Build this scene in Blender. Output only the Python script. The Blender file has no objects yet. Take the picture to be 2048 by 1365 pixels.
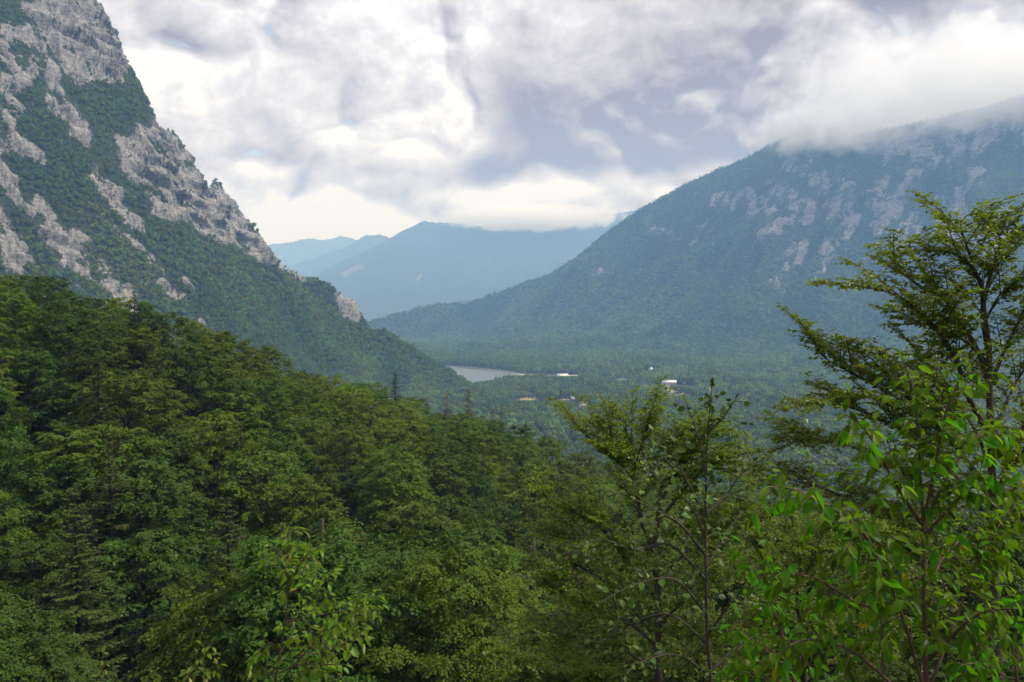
import bpy, math, random
import numpy as np
from mathutils import Vector, Matrix

S = bpy.context.scene
COL = S.collection
rng = np.random.default_rng(7)
random.seed(7)

# ------------------------------------------------------------------ camera
F = 1479.0                      # focal length in photograph pixels (2048 wide)
CAM_Z = 205.0                   # eye height above the lake
PITCH = math.atan(82.5 / F)     # horizon lies on row 600 of the photograph
cam_d = bpy.data.cameras.new('camera')
cam_d.sensor_width = 36.0
cam_d.lens = F / 2048 * 36
cam_d.clip_start = 0.1
cam_d.clip_end = 60000
cam = bpy.data.objects.new('camera', cam_d)
COL.objects.link(cam)
cam.location = (0, 0, CAM_Z)
cam.rotation_euler = (math.pi / 2 - PITCH, 0, 0)
S.camera = cam
_cp, _sp = math.cos(PITCH), math.sin(PITCH)

def at(px, py, Y):
    """photograph pixel + depth along +Y -> world point"""
    u = (px - 1024) / F
    v = (682.5 - py) / F
    d = np.array([u, _cp + v * _sp, -_sp + v * _cp])
    return np.array([0, 0, CAM_Z]) + d * (Y / d[1])

def project(P):
    P = np.asarray(P, float)
    q = P - np.array([0, 0, CAM_Z])
    fz = q[..., 1] * _cp - q[..., 2] * _sp
    vz = q[..., 1] * _sp + q[..., 2] * _cp
    fz = np.where(fz < 0.05, 0.05, fz)
    return 1024 + F * q[..., 0] / fz, 682.5 - F * vz / fz

# ------------------------------------------------------------------ light
SUN_EL, SUN_AZ = math.radians(52), math.radians(100)      # azimuth from the view axis towards the right
SUN_STRENGTH, SUN_ANGLE = 4.2, math.radians(4)
SKY_STRENGTH = 0.10
EXPOSURE = 0.14
SKY_LIT, SKY_BASE, SKY_HOLE, SKY_GAIN = 2.7, 0.84, 0.15, 1.0
sd = bpy.data.lights.new('sun', 'SUN')
sd.energy = SUN_STRENGTH
sd.angle = SUN_ANGLE
sd.color = (1.0, 0.96, 0.90)
sun = bpy.data.objects.new('sun', sd)
COL.objects.link(sun)
_sv = Vector((math.sin(SUN_AZ) * math.cos(SUN_EL), math.cos(SUN_AZ) * math.cos(SUN_EL), math.sin(SUN_EL)))
sun.rotation_euler = _sv.to_track_quat('Z', 'Y').to_euler()
sun.location = _sv * 3000

S.view_settings.view_transform = 'Standard'
S.view_settings.look = 'None'
S.view_settings.exposure = EXPOSURE
S.view_settings.gamma = 1.0
S.view_settings.use_curve_mapping = False
S.render.engine = 'CYCLES'
S.cycles.use_denoising = True
S.cycles.max_bounces = 10
S.cycles.diffuse_bounces = 2
S.cycles.glossy_bounces = 2
S.cycles.transmission_bounces = 4
S.cycles.volume_bounces = 8
S.cycles.transparent_max_bounces = 8
S.cycles.volume_max_steps = 256

# ------------------------------------------------------------------ node helper
class G:
    def __init__(s, tree):
        s.t = tree
        tree.nodes.clear()
    def n(s, typ, **kw):
        nd = s.t.nodes.new(typ)
        for k, v in kw.items():
            setattr(nd, k, v)
        return nd
    def link(s, a, b):
        s.t.links.new(a, b)
    def put(s, sock, v):
        if v is None:
            return
        if isinstance(v, bpy.types.NodeSocket):
            s.t.links.new(v, sock)
        else:
            sock.default_value = v
    def m(s, op, a, b=None, c=None, clamp=False):
        nd = s.n('ShaderNodeMath', operation=op, use_clamp=clamp)
        for i, v in enumerate((a, b, c)):
            s.put(nd.inputs[i], v)
        return nd.outputs[0]
    def v(s, op, a, b=None, scale=None):
        nd = s.n('ShaderNodeVectorMath', operation=op)
        s.put(nd.inputs[0], a)
        s.put(nd.inputs[1], b)
        if scale is not None:
            s.put(nd.inputs['Scale'], scale)
        return nd.outputs['Value'] if op in ('DOT_PRODUCT', 'LENGTH') else nd.outputs[0]
    def noise(s, vec, scale, detail=4, rough=0.5, out='Fac', dist=0.0):
        nd = s.n('ShaderNodeTexNoise')
        s.put(nd.inputs['Vector'], vec)
        s.put(nd.inputs['Scale'], scale)
        nd.inputs['Detail'].default_value = detail
        nd.inputs['Roughness'].default_value = rough
        nd.inputs['Distortion'].default_value = dist
        return nd.outputs[out]
    def step(s, x, a, b):           # smoothstep a..b
        nd = s.n('ShaderNodeMapRange', interpolation_type='SMOOTHSTEP')
        s.put(nd.inputs['Value'], x)
        s.put(nd.inputs['From Min'], a)
        s.put(nd.inputs['From Max'], b)
        return nd.outputs[0]
    def ramp(s, x, stops, mode='LINEAR'):
        nd = s.n('ShaderNodeValToRGB')
        s.put(nd.inputs[0], x)
        cr = nd.color_ramp
        cr.interpolation = mode
        while len(cr.elements) < len(stops):
            cr.elements.new(0.5)
        for e, (p, c) in zip(cr.elements, stops):
            e.position = p
            e.color = (*c, 1)
        return nd.outputs[0]
    def mix(s, f, a, b, blend='MIX'):
        nd = s.n('ShaderNodeMix', data_type='RGBA', blend_type=blend)
        s.put(nd.inputs[0], f)
        s.put(nd.inputs[6], a if not isinstance(a, tuple) else (*a, 1))
        s.put(nd.inputs[7], b if not isinstance(b, tuple) else (*b, 1))
        return nd.outputs[2]

# ------------------------------------------------------------------ sky
world = bpy.data.worlds.new('World')
S.world = world
world.use_nodes = True
g = G(world.node_tree)
sky = g.n('ShaderNodeTexSky', sky_type='NISHITA')
sky.sun_disc = False
sky.sun_elevation = SUN_EL
sky.sun_rotation = SUN_AZ
sky.altitude = 700
D = g.n('ShaderNodeTexCoord').outputs['Generated']
sep = g.n('ShaderNodeSeparateXYZ')
g.link(D, sep.inputs[0])
X_, Y_, Z_ = sep.outputs
az = g.m('ARCTAN2', X_, Y_)
el = g.m('ARCSINE', Z_)
# cloud coordinates: the direction, stretched upwards so that banks lie flat near the horizon
cmb = g.n('ShaderNodeCombineXYZ')
g.link(X_, cmb.inputs[0]); g.link(Y_, cmb.inputs[1])
g.link(g.m('MULTIPLY', Z_, 1.3), cmb.inputs[2])
P0 = cmb.outputs[0]
w1 = g.v('SCALE', g.v('SUBTRACT', g.noise(P0, 3.4, 3, 0.55, 'Color'), (0.5, 0.5, 0.5)), scale=0.11)
P1 = g.v('ADD', P0, w1)
def heaps(vec, sc, det):
    """heaped cloud: rounded heads (inverted ridges) over a fractal base"""
    rd = g.n('ShaderNodeTexNoise', noise_type='RIDGED_MULTIFRACTAL', normalize=True)
    g.put(rd.inputs['Vector'], vec)
    rd.inputs['Scale'].default_value = sc
    rd.inputs['Detail'].default_value = det
    rd.inputs['Roughness'].default_value = 0.52
    rd.inputs['Lacunarity'].default_value = 2.1
    rd.inputs['Offset'].default_value = 0.9
    rd.inputs['Gain'].default_value = 1.2
    return g.m('SUBTRACT', 1.0, rd.outputs['Fac'])
fb = g.noise(P1, 7.0, 10, 0.66)
hA = heaps(P1, 4.8, 5.0)
fb2 = g.noise(g.v('ADD', P1, (0.007, 0.005, 0.020)), 7.0, 6, 0.66)
hB = heaps(g.v('ADD', P1, (0.007, 0.005, 0.020)), 4.8, 3.0)
nA = g.m('MULTIPLY_ADD', fb, 0.6, g.m('MULTIPLY', hA, 0.4))
nB = g.m('MULTIPLY_ADD', fb2, 0.6, g.m('MULTIPLY', hB, 0.4))
nL = g.noise(g.v('ADD', P1, (3.1, 1.7, 0.4)), 2.4, 3, 0.5)
lit = g.m('SUBTRACT', nA, nB)
wob = g.m('MULTIPLY', g.m('SUBTRACT', fb, 0.5), 0.10)
wob2 = g.m('MULTIPLY', g.m("SUBTRACT", nA, 0.42), 0.22)
# the long grey bank with a flat underside over the valley
elw = g.m('ADD', el, g.m('MULTIPLY', wob, 0.55))
azw = g.m('ADD', az, wob2)
base_el = g.m('MULTIPLY_ADD', az, 0.055, 0.157)
above = g.m('SUBTRACT', elw, base_el)
s_bot = g.step(above, -0.014, 0.022)
left_edge = g.m('MULTIPLY_ADD', el, 0.62, -0.20)
s_left = g.step(g.m('SUBTRACT', azw, left_edge), -0.03, 0.07)
s_right = g.m('SUBTRACT', 1.0, g.m('MULTIPLY', g.step(az, 0.28, 0.58), 0.52))
fade_up = g.m('POWER', 2.718, g.m('MULTIPLY', g.m('MAXIMUM', above, 0.0), -4.2))
bank = g.m('MULTIPLY', g.m('MULTIPLY', s_bot, s_left), g.m('MULTIPLY', s_right, fade_up))
# general cloud tone: lit heads, grey hollows
t0 = g.m('MULTIPLY_ADD', lit, SKY_LIT, SKY_BASE)
t1 = g.m('MULTIPLY_ADD', g.m('SUBTRACT', nL, 0.5), 0.8, t0)
t1 = g.m('MULTIPLY_ADD', g.m("SUBTRACT", nA, 0.40), 0.45, t1)
rough_ = g.m('MULTIPLY', g.m('SUBTRACT', nA, 0.40), 0.35)
tone = g.m('MULTIPLY_ADD', bank, g.m('ADD', rough_, -1.05), t1, clamp=True)
ccol = g.ramp(tone, [(0.0, (0.262, 0.222, 0.228)), (0.30, (0.435, 0.395, 0.415)), (0.60, (0.64, 0.605, 0.63)),
                     (0.85, (0.82, 0.815, 0.875)), (1.0, (0.99, 0.995, 1.04))])
warm = g.step(el, 0.20, 0.04)
ccol = g.mix(warm, ccol, g.mix(1.0, ccol, (0.90, 0.965, 1.16), 'MULTIPLY'))
ccol = g.v('SCALE', ccol, scale=SKY_GAIN / SKY_STRENGTH)
hole_f = g.m('MULTIPLY', g.step(g.m('ADD', nA, g.m('MULTIPLY', g.m('SUBTRACT', nL, 0.5), 0.5)), SKY_HOLE, SKY_HOLE - 0.06),
             g.m('SUBTRACT', 1.0, bank))
skyc = g.mix(0.5, g.v('SCALE', sky.outputs[0], scale=1.6), (6.5, 7.4, 8.6))
final = g.mix(g.m('MULTIPLY', hole_f, 0.8), ccol, skyc)
bg = g.n('ShaderNodeBackground')
g.link(final, bg.inputs[0])
bg.inputs[1].default_value = SKY_STRENGTH
g.link(bg.outputs[0], g.n('ShaderNodeOutputWorld').inputs[0])
world.cycles.sampling_method = 'MANUAL'
world.cycles.sample_map_resolution = 512

# ------------------------------------------------------------------ numpy noise
def _hash(ix, iy, seed):
    h = (ix.astype(np.int64) * 374761393 + iy.astype(np.int64) * 668265263 + seed * 982451653) & 0xffffffff
    h = ((h ^ (h >> 13)) * 1274126177) & 0xffffffff
    h = h ^ (h >> 16)
    return (h & 0xffff) / 65535.0

def vnoise(x, y, seed=0):
    ix, iy = np.floor(x), np.floor(y)
    fx, fy = x - ix, y - iy
    fx = fx * fx * fx * (fx * (fx * 6 - 15) + 10)
    fy = fy * fy * fy * (fy * (fy * 6 - 15) + 10)
    a, b = _hash(ix, iy, seed), _hash(ix + 1, iy, seed)
    c, d = _hash(ix, iy + 1, seed), _hash(ix + 1, iy + 1, seed)
    return (a + (b - a) * fx) * (1 - fy) + (c + (d - c) * fx) * fy

def fbm(x, y, octaves=5, seed=0, gain=0.5):
    s, a, tot = 0, 1.0, 0
    for o in range(octaves):
        s = s + a * (vnoise(x, y, seed + o * 17) * 2 - 1)
        tot += a
        a *= gain
        x, y = x * 1.6 - y * 1.2 + 13.7, x * 1.2 + y * 1.6 - 5.3
    return s / tot

def ridged(x, y, octaves=4, seed=0):
    s, a, tot = 0, 1.0, 0
    for o in range(octaves):
        s = s + a * (1 - np.abs(vnoise(x, y, seed + o * 31) * 2 - 1))
        tot += a
        a *= 0.5
        x, y = x * 2.03 + 3.1, y * 2.03 - 7.7
    return s / tot

# ------------------------------------------------------------------ mesh helpers
def mesh_np(name, V, Fs, mats=(), smooth=False, matidx=None):
    """V (n,3); Fs: list of int arrays (m,k)"""
    me = bpy.data.meshes.new(name)
    V = np.asarray(V, np.float32)
    if not isinstance(Fs, (list, tuple)):
        Fs = [Fs]
    Fs = [np.asarray(f, np.int32) for f in Fs if len(f)]
    me.vertices.add(len(V))
    me.vertices.foreach_set('co', V.ravel())
    nl = sum(f.size for f in Fs)
    npoly = sum(len(f) for f in Fs)
    me.loops.add(nl)
    me.loops.foreach_set('vertex_index', np.concatenate([f.ravel() for f in Fs]))
    me.polygons.add(npoly)
    tot = np.concatenate([np.full(len(f), f.shape[1], np.int32) for f in Fs])
    start = np.concatenate([[0], np.cumsum(tot)[:-1]]).astype(np.int32)
    me.polygons.foreach_set('loop_start', start)
    me.polygons.foreach_set('loop_total', tot)
    if smooth:
        me.polygons.foreach_set('use_smooth', np.ones(npoly, bool))
    for m in mats:
        me.materials.append(m)
    if matidx is not None:
        me.polygons.foreach_set('material_index', np.asarray(matidx, np.int32))
    me.update(calc_edges=True)
    return me

def link(name, me, parent=None, loc=None):
    o = bpy.data.objects.new(name, me)
    COL.objects.link(o)
    if parent is not None:
        o.parent = parent
    if loc is not None:
        o.location = loc
    return o

def tag(o, label=None, cat=None, group=None, kind=None):
    if label: o['label'] = label
    if cat: o['category'] = cat
    if group: o['group'] = group
    if kind: o['kind'] = kind
    return o

def empty(name, loc, label, cat, group=None):
    o = bpy.data.objects.new(name, None)
    COL.objects.link(o)
    o.location = loc
    o.empty_display_size = 0.3
    return tag(o, label, cat, group)

class MB:
    """collects vertex/face arrays"""
    def __init__(s):
        s.V, s.F, s.n = [], {}, 0
    def add(s, V, *Fs):
        V = np.asarray(V, float).reshape(-1, 3)
        for f in Fs:
            f = np.asarray(f, np.int64)
            if len(f):
                s.F.setdefault(f.shape[1], []).append(f + s.n)
        s.V.append(V)
        s.n += len(V)
    def mesh(s, name, mats=(), smooth=False):
        return mesh_np(name, np.concatenate(s.V), [np.concatenate(v) for v in s.F.values()], mats, smooth)
    def tube(s, pts, rad, seg=6, cap=True):
        pts = np.asarray(pts, float)
        rad = np.broadcast_to(np.asarray(rad, float), (len(pts),))
        t = np.gradient(pts, axis=0)
        t /= np.linalg.norm(t, axis=1)[:, None] + 1e-9
        ref = np.array([0.31, 0.17, 1.0]) if abs(t[0][2]) < 0.8 else np.array([1.0, 0.23, 0.11])
        a = np.cross(t, ref); a /= np.linalg.norm(a, axis=1)[:, None] + 1e-9
        b = np.cross(t, a)
        th = np.arange(seg) * 2 * math.pi / seg
        ring = a[:, None, :] * np.cos(th)[None, :, None] + b[:, None, :] * np.sin(th)[None, :, None]
        V = pts[:, None, :] + ring * rad[:, None, None]
        n = len(pts)
        i = np.arange(n - 1)[:, None] * seg
        j = np.arange(seg)[None, :]
        k = (np.arange(seg)[None, :] + 1) % seg
        Fq = np.stack([i + j, i + k, i + seg + k, i + seg + j], -1).reshape(-1, 4)
        s.add(V.reshape(-1, 3), Fq)
    def box(s, c, size, rz=0.0):
        c = np.asarray(c, float); h = np.asarray(size, float) / 2
        q = np.array([[x, y, z] for x in (-1, 1) for y in (-1, 1) for z in (-1, 1)], float) * h
        ca, sa = math.cos(rz), math.sin(rz)
        q = np.stack([q[:, 0] * ca - q[:, 1] * sa, q[:, 0] * sa + q[:, 1] * ca, q[:, 2]], -1) + c
        s.add(q, [[0, 1, 3, 2], [4, 6, 7, 5], [0, 4, 5, 1], [2, 3, 7, 6], [0, 2, 6, 4], [1, 5, 7, 3]])

def norm(a):
    a = np.asarray(a, float)
    return a / (np.linalg.norm(a, axis=-1, keepdims=True) + 1e-9)

def frames(d, up):
    d = norm(d)
    w = norm(np.cross(up, d))
    n = np.cross(d, w)
    return d, w, n

# leaf templates: columns are (along, across, up)
T_RHOMB = (np.array([[0, 0, 0], [.45, .5, .06], [1, 0, -.06], [.45, -.5, .06]], float), np.array([[0, 1, 2, 3]]))
T_LEAF = (np.array([[0, 0, 0], [.28, .40, .10], [.62, .42, .08], [1, 0, -.12], [.62, -.42, .08], [.28, -.40, .10], [.5, 0, -.02]], float),
          np.array([[0, 6, 2, 1], [6, 3, 3, 2], [0, 5, 4, 6], [6, 4, 3, 3]]))
T_LEAF = (T_LEAF[0], np.array([[0, 6, 1], [1, 6, 2], [2, 6, 3], [0, 5, 6], [5, 4, 6], [4, 3, 6]]))

T_LEAF4 = (np.array([[0, 0, 0], [.45, .5, .10], [1, 0, -.12], [.45, -.5, .10], [.5, 0, -.02]], float), np.array([[0, 4, 1], [1, 4, 2], [0, 3, 4], [3, 2, 4]]))

def scatter(mb, tmpl, pos, d, up, length, width):
    """one template copy per row of pos"""
    TV, TF = tmpl
    d, w, n = frames(d, up)
    L = np.broadcast_to(np.asarray(length, float), (len(pos),))[:, None, None]
    W = np.broadcast_to(np.asarray(width, float), (len(pos),))[:, None, None]
    V = pos[:, None, :] + d[:, None, :] * TV[None, :, 0:1] * L + w[:, None, :] * TV[None, :, 1:2] * W + n[:, None, :] * TV[None, :, 2:3] * L
    k = len(TV)
    Fa = (TF[None] + (np.arange(len(pos)) * k)[:, None, None]).reshape(-1, TF.shape[1])
    mb.add(V.reshape(-1, 3), Fa)

# ------------------------------------------------------------------ materials
def new_mat(name):
    m = bpy.data.materials.new(name)
    m.use_nodes = True
    return m, G(m.node_tree)

def leaf_mat(name, col, tip=None, trans=0.35, gloss=0.06, rough=0.42, var=0.35, hue=0.04, tint=False):
    """leaf: diffuse + light through the blade + a soft sheen; colour varies from leaf to leaf and tree to tree"""
    m, g = new_mat(name)
    geo = g.n('ShaderNodeNewGeometry')
    info = g.n('ShaderNodeObjectInfo')
    r1 = geo.outputs['Random Per Island']
    r2 = info.outputs['Random']
    hsv = g.n('ShaderNodeHueSaturation')
    g.put(hsv.inputs['Hue'], g.m('MULTIPLY_ADD', g.m('SUBTRACT', r2, 0.5), hue, 0.5))
    g.put(hsv.inputs['Saturation'], 1.0)
    val = g.m('MULTIPLY_ADD', g.m('SUBTRACT', r1, 0.5), var * 1.4, 1.0)
    val = g.m('MULTIPLY_ADD', g.m('SUBTRACT', r2, 0.5), var, val)
    g.put(hsv.inputs['Value'], val)
    g.put(hsv.inputs['Color'], (*col, 1))
    c = hsv.outputs[0]
    if tint:                       # lighter and darker stands, with sunlit patches and gully shade painted into the colour
        ta = g.n('ShaderNodeAttribute'); ta.attribute_type = 'INSTANCER'; ta.attribute_name = 'tint'
        c = g.mix(ta.outputs['Fac'], g.mix(1.0, c, (0.62, 0.70, 0.85), 'MULTIPLY'), g.mix(1.0, c, (1.45, 1.30, 0.95), 'MULTIPLY'))
    if tip:
        c = g.mix(g.step(r1, 0.985, 0.993), c, tip)
    dif = g.n('ShaderNodeBsdfDiffuse'); g.link(c, dif.inputs[0])
    tr = g.n('ShaderNodeBsdfTranslucent')
    g.link(g.mix(1.0, c, (1.25, 1.35, 0.55), 'MULTIPLY'), tr.inputs[0])
    gl = g.n('ShaderNodeBsdfGlossy'); gl.inputs['Roughness'].default_value = rough
    gl.inputs['Color'].default_value = (1, 1, 1, 1)
    a = g.n('ShaderNodeMixShader'); a.inputs[0].default_value = trans
    g.link(dif.outputs[0], a.inputs[1]); g.link(tr.outputs[0], a.inputs[2])
    lw = g.n('ShaderNodeLayerWeight'); lw.inputs[0].default_value = 0.35
    b = g.n('ShaderNodeMixShader')
    g.put(b.inputs[0], g.m('MULTIPLY_ADD', lw.outputs['Facing'], gloss * 1.0, gloss * 0.35))
    g.link(a.outputs[0], b.inputs[1]); g.link(gl.outputs[0], b.inputs[2])
    g.link(b.outputs[0], g.n('ShaderNodeOutputMaterial').inputs[0])
    return m

def plain(name, col, rough=0.8, var=0.25, scale=3.0, bump=0.0, spec=0.3):
    m, g = new_mat(name)
    tc = g.n('ShaderNodeTexCoord').outputs['Object']
    nz = g.noise(tc, scale, 6, 0.6)
    k = g.m('MULTIPLY_ADD', g.m('SUBTRACT', nz, 0.5), var * 3, 1.0)
    p = g.n('ShaderNodeBsdfPrincipled')
    g.link(g.v('SCALE', (col[0], col[1], col[2]), scale=k), p.inputs['Base Color'])
    p.inputs['Roughness'].default_value = rough
    p.inputs['Specular IOR Level'].default_value = spec
    if bump:
        b = g.n('ShaderNodeBump'); b.inputs['Strength'].default_value = bump
        g.link(nz, b.inputs['Height']); g.link(b.outputs[0], p.inputs['Normal'])
    g.link(p.outputs[0], g.n('ShaderNodeOutputMaterial').inputs[0])
    return m

M = {}
M['bark'] = plain('bark', (0.055, 0.046, 0.036), 0.9, 0.35, 9.0, 0.6)
M['bark_grey'] = plain('bark_grey', (0.16, 0.145, 0.12), 0.9, 0.35, 6.0, 0.5)
M['bark_dark'] = plain('bark_dark', (0.030, 0.025, 0.020), 0.9, 0.3, 7.0, 0.5)
M['stem_red'] = plain('stem_red', (0.085, 0.052, 0.034), 0.7, 0.3, 14.0, 0.3)
M['dead_wood'] = plain('dead_wood', (0.13, 0.095, 0.07), 0.9, 0.3, 5.0, 0.4)
M['green'] = leaf_mat('leaf_green', (0.076, 0.128, 0.010), trans=0.28, gloss=0.02, hue=0.025)
M['lime'] = leaf_mat('leaf_lime', (0.122, 0.172, 0.010), trans=0.3, gloss=0.02, hue=0.025)
M['deep'] = leaf_mat('leaf_deep', (0.046, 0.092, 0.011), trans=0.22, gloss=0.02, hue=0.025)
M['olive'] = leaf_mat('leaf_olive', (0.086, 0.122, 0.011), trans=0.28, gloss=0.02, hue=0.025)
M['needle'] = leaf_mat('needle', (0.026, 0.048, 0.024), trans=0.12, gloss=0.03)
M['needle_olive'] = leaf_mat('needle_olive', (0.058, 0.076, 0.017), trans=0.15, gloss=0.015)
M['needle_brown'] = leaf_mat('needle_brown', (0.105, 0.058, 0.032), trans=0.1, gloss=0.02)
M['beech'] = leaf_mat('beech_leaf', (0.135, 0.205, 0.011), trans=0.6, gloss=0.04, rough=0.36, var=0.5, hue=0.03)
M['big'] = leaf_mat('broad_leaf', (0.086, 0.220, 0.010), tip=(0.24, 0.18, 0.02), trans=0.6, gloss=0.014, rough=0.42, var=0.6, hue=0.05)
M['white_top'] = leaf_mat('whitebeam_upper', (0.098, 0.178, 0.030), trans=0.45, gloss=0.03, var=0.55)
M['white_under'] = leaf_mat('whitebeam_underside', (0.24, 0.30, 0.16), trans=0.45, gloss=0.02, var=0.5)
M['hop'] = leaf_mat('hornbeam_leaf', (0.145, 0.250, 0.012), tip=(0.36, 0.25, 0.02), trans=0.55, gloss=0.03, var=0.45)
M['fruit'] = leaf_mat('hop_fruit', (0.36, 0.36, 0.11), trans=0.2, gloss=0.02, var=0.3)
M['far'] = leaf_mat('far_leaf', (0.100, 0.160, 0.020), trans=0.4, gloss=0.012, var=0.5, hue=0.06, tint=True)
M['shrub'] = leaf_mat('shrub_leaf', (0.040, 0.072, 0.012), trans=0.2, gloss=0.015, var=0.4, tint=True)
M['far_needle'] = leaf_mat('far_needle', (0.046, 0.080, 0.024), trans=0.1, gloss=0.012, var=0.5, tint=True)

def terrain_mat(name, veg1, veg2, rock1, rock2, scale, brk=1.9):
    """vegetated ground with bare limestone where the 'rock' attribute says so"""
    m, g = new_mat(name)
    tc = g.n('ShaderNodeTexCoord').outputs['Object']
    at_ = g.n('ShaderNodeAttribute'); at_.attribute_name = 'rock'
    fine = g.noise(tc, 0.22 * scale, 10, 0.68)
    mid = g.noise(tc, 0.05 * scale, 6, 0.6)
    stretch = g.n('ShaderNodeMapping'); stretch.inputs['Scale'].default_value = (1, 1, 0.35)
    stretch.inputs['Rotation'].default_value = (0.0, 0.45, 0.0)
    g.link(tc, stretch.inputs[0])
    crack = g.noise(stretch.outputs[0], 0.22 * scale, 10, 0.78, dist=0.8)
    strata = g.n('ShaderNodeMapping'); strata.inputs['Scale'].default_value = (0.25, 0.25, 1.6)
    strata.inputs['Rotation'].default_value = (0.12, -0.2, 0.0)
    g.link(tc, strata.inputs[0])
    lay = g.noise(strata.outputs[0], 0.20 * scale, 8, 0.7)
    hgt = g.m('ADD', crack, g.m('MULTIPLY', lay, 0.6))
    rockc = g.mix(g.step(hgt, 0.62, 0.98), rock1, rock2)
    rockc = g.mix(g.step(mid, 0.60, 0.72), rockc, (rock2[0] * 0.95, rock2[1] * 0.82, rock2[2] * 0.62))
    rockc = g.mix(g.m('MULTIPLY', g.step(crack, 0.44, 0.36), 0.8), rockc, (0.06, 0.06, 0.055))
    stain = g.n('ShaderNodeMapping'); stain.inputs['Scale'].default_value = (1, 1, 0.16)
    stain.inputs['Rotation'].default_value = (0.15, 0.5, 0.0)
    g.link(tc, stain.inputs[0])
    st = g.noise(stain.outputs[0], 0.10 * scale, 6, 0.62)
    rockc = g.mix(g.m('MULTIPLY', g.step(st, 0.50, 0.64), 0.6), rockc, (rock1[0] * 0.6, rock1[1] * 0.6, rock1[2] * 0.62))
    veg = g.mix(fine, veg1, veg2)
    msk = g.step(g.m('MULTIPLY_ADD', g.m('SUBTRACT', fine, 0.5), brk, at_.outputs['Fac']), 0.36, 0.50)
    p = g.n('ShaderNodeBsdfPrincipled')
    g.link(g.mix(msk, veg, rockc), p.inputs['Base Color'])
    p.inputs['Roughness'].default_value = 0.9
    p.inputs['Specular IOR Level'].default_value = 0.2
    b = g.n('ShaderNodeBump'); b.inputs['Strength'].default_value = 1.0; b.inputs['Distance'].default_value = 5.0 / scale
    g.link(hgt, b.inputs['Height']); g.link(b.outputs[0], p.inputs['Normal'])
    g.link(p.outputs[0], g.n('ShaderNodeOutputMaterial').inputs[0])
    return m

VEG1, VEG2 = (0.018, 0.032, 0.010), (0.045, 0.066, 0.020)
M['mount_left'] = terrain_mat('limestone_slope', VEG1, VEG2, (0.12, 0.118, 0.122), (0.47, 0.45, 0.42), 1.0, 1.2)
M['mount_right'] = terrain_mat('limestone_mountain', VEG1, VEG2, (0.11, 0.108, 0.11), (0.34, 0.325, 0.31), 0.4, 2.3)
M['mount_far'] = terrain_mat('far_mountain', (0.030, 0.050, 0.018), (0.07, 0.10, 0.03), (0.20, 0.17, 0.13), (0.28, 0.24, 0.18), 0.05)
M['forest_floor'] = plain('forest_floor', (0.040, 0.034, 0.020), 0.95, 0.3, 0.4, 0.5)
M['valley'] = plain('valley_ground', (0.045, 0.062, 0.022), 0.95, 0.3, 0.01, 0.0)
M['gravel'] = plain('shore_gravel', (0.34, 0.32, 0.28), 0.9, 0.15, 0.2)
M['shore'] = plain('wet_shore', (0.17, 0.165, 0.145), 0.8, 0.2, 0.1)
M['meadow'] = plain('mown_meadow', (0.27, 0.24, 0.12), 0.95, 0.2, 0.05)
M['meadow_green'] = plain('green_meadow', (0.14, 0.19, 0.05), 0.95, 0.25, 0.05)
M['plaster'] = plain('plaster', (0.62, 0.60, 0.55), 0.8, 0.08, 0.5)
M['roof_light'] = plain('roof_light', (0.62, 0.63, 0.66), 0.5, 0.08, 0.4)
M['roof_grey'] = plain('roof_grey', (0.30, 0.32, 0.36), 0.5, 0.1, 0.4)
M['roof_red'] = plain('roof_red', (0.30, 0.19, 0.16), 0.8, 0.15, 0.4)
M['wood'] = plain('weathered_wood', (0.16, 0.11, 0.075), 0.85, 0.2, 1.0)
M['glass'] = plain('window_glass', (0.03, 0.035, 0.045), 0.15, 0.1, 1.0, spec=0.5)

m, g = new_mat('lake_water')
p = g.n('ShaderNodeBsdfPrincipled')
p.inputs['Base Color'].default_value = (0.09, 0.115, 0.125, 1)
p.inputs['Roughness'].default_value = 0.42
p.inputs['IOR'].default_value = 1.33
tc = g.n('ShaderNodeTexCoord').outputs['Object']
b = g.n('ShaderNodeBump'); b.inputs['Strength'].default_value = 0.05; b.inputs['Distance'].default_value = 0.2
g.link(g.noise(tc, 0.25, 4, 0.6), b.inputs['Height']); g.link(b.outputs[0], p.inputs['Normal'])
g.link(p.outputs[0], g.n('ShaderNodeOutputMaterial').inputs[0])
M['water'] = m

# ------------------------------------------------------------------ terrain
def crest(pts, step, drop=0.0):
    """pixel+depth crest -> dense 3D samples"""
    C = np.array([at(*p) for p in pts])
    out = []
    for a, b in zip(C[:-1], C[1:]):
        n = max(2, int(np.linalg.norm(b[:2] - a[:2]) / step))
        out.append(a + (b - a) * np.linspace(0, 1, n, endpoint=False)[:, None])
    out.append(C[-1:])
    o = np.concatenate(out)
    o[:, 2] -= drop
    return o

def cones(x, y, C, kw, w0, ex, towards=1.0):
    """height of the highest of the cones that hang from the crest samples"""
    z = np.full(x.shape, -1e3)
    for cx, cy, ch in C:
        W = (kw - (0.14 * min(1, max(0, (ch - 480) / 200)) if towards > 1 else 0)) * ch + w0
        dy = y - cy
        d = np.hypot(x - cx, np.where(dy < 0, dy / towards, dy)) / W
        h = (ch + 8) * np.power(np.clip(1 - d, 0, 1), ex) - 8 - np.clip(d - 1, 0, 10) * 60
        np.maximum(z, h, out=z)
    return z

def polar(a0, a1, na, radii):
    A = np.radians(np.linspace(a0, a1, na))[:, None]
    R = np.asarray(radii)[None, :]
    return R * np.sin(A), R * np.cos(A)

def grid_faces(na, nr, keep=None):
    i = np.arange(na - 1)[:, None] * nr
    j = np.arange(nr - 1)[None, :]
    Fq = np.stack([i + j, i + nr + j, i + nr + j + 1, i + j + 1], -1).reshape(-1, 4)
    if keep is not None:
        Fq = Fq[keep.ravel()[Fq].any(1)]
    return Fq

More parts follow.
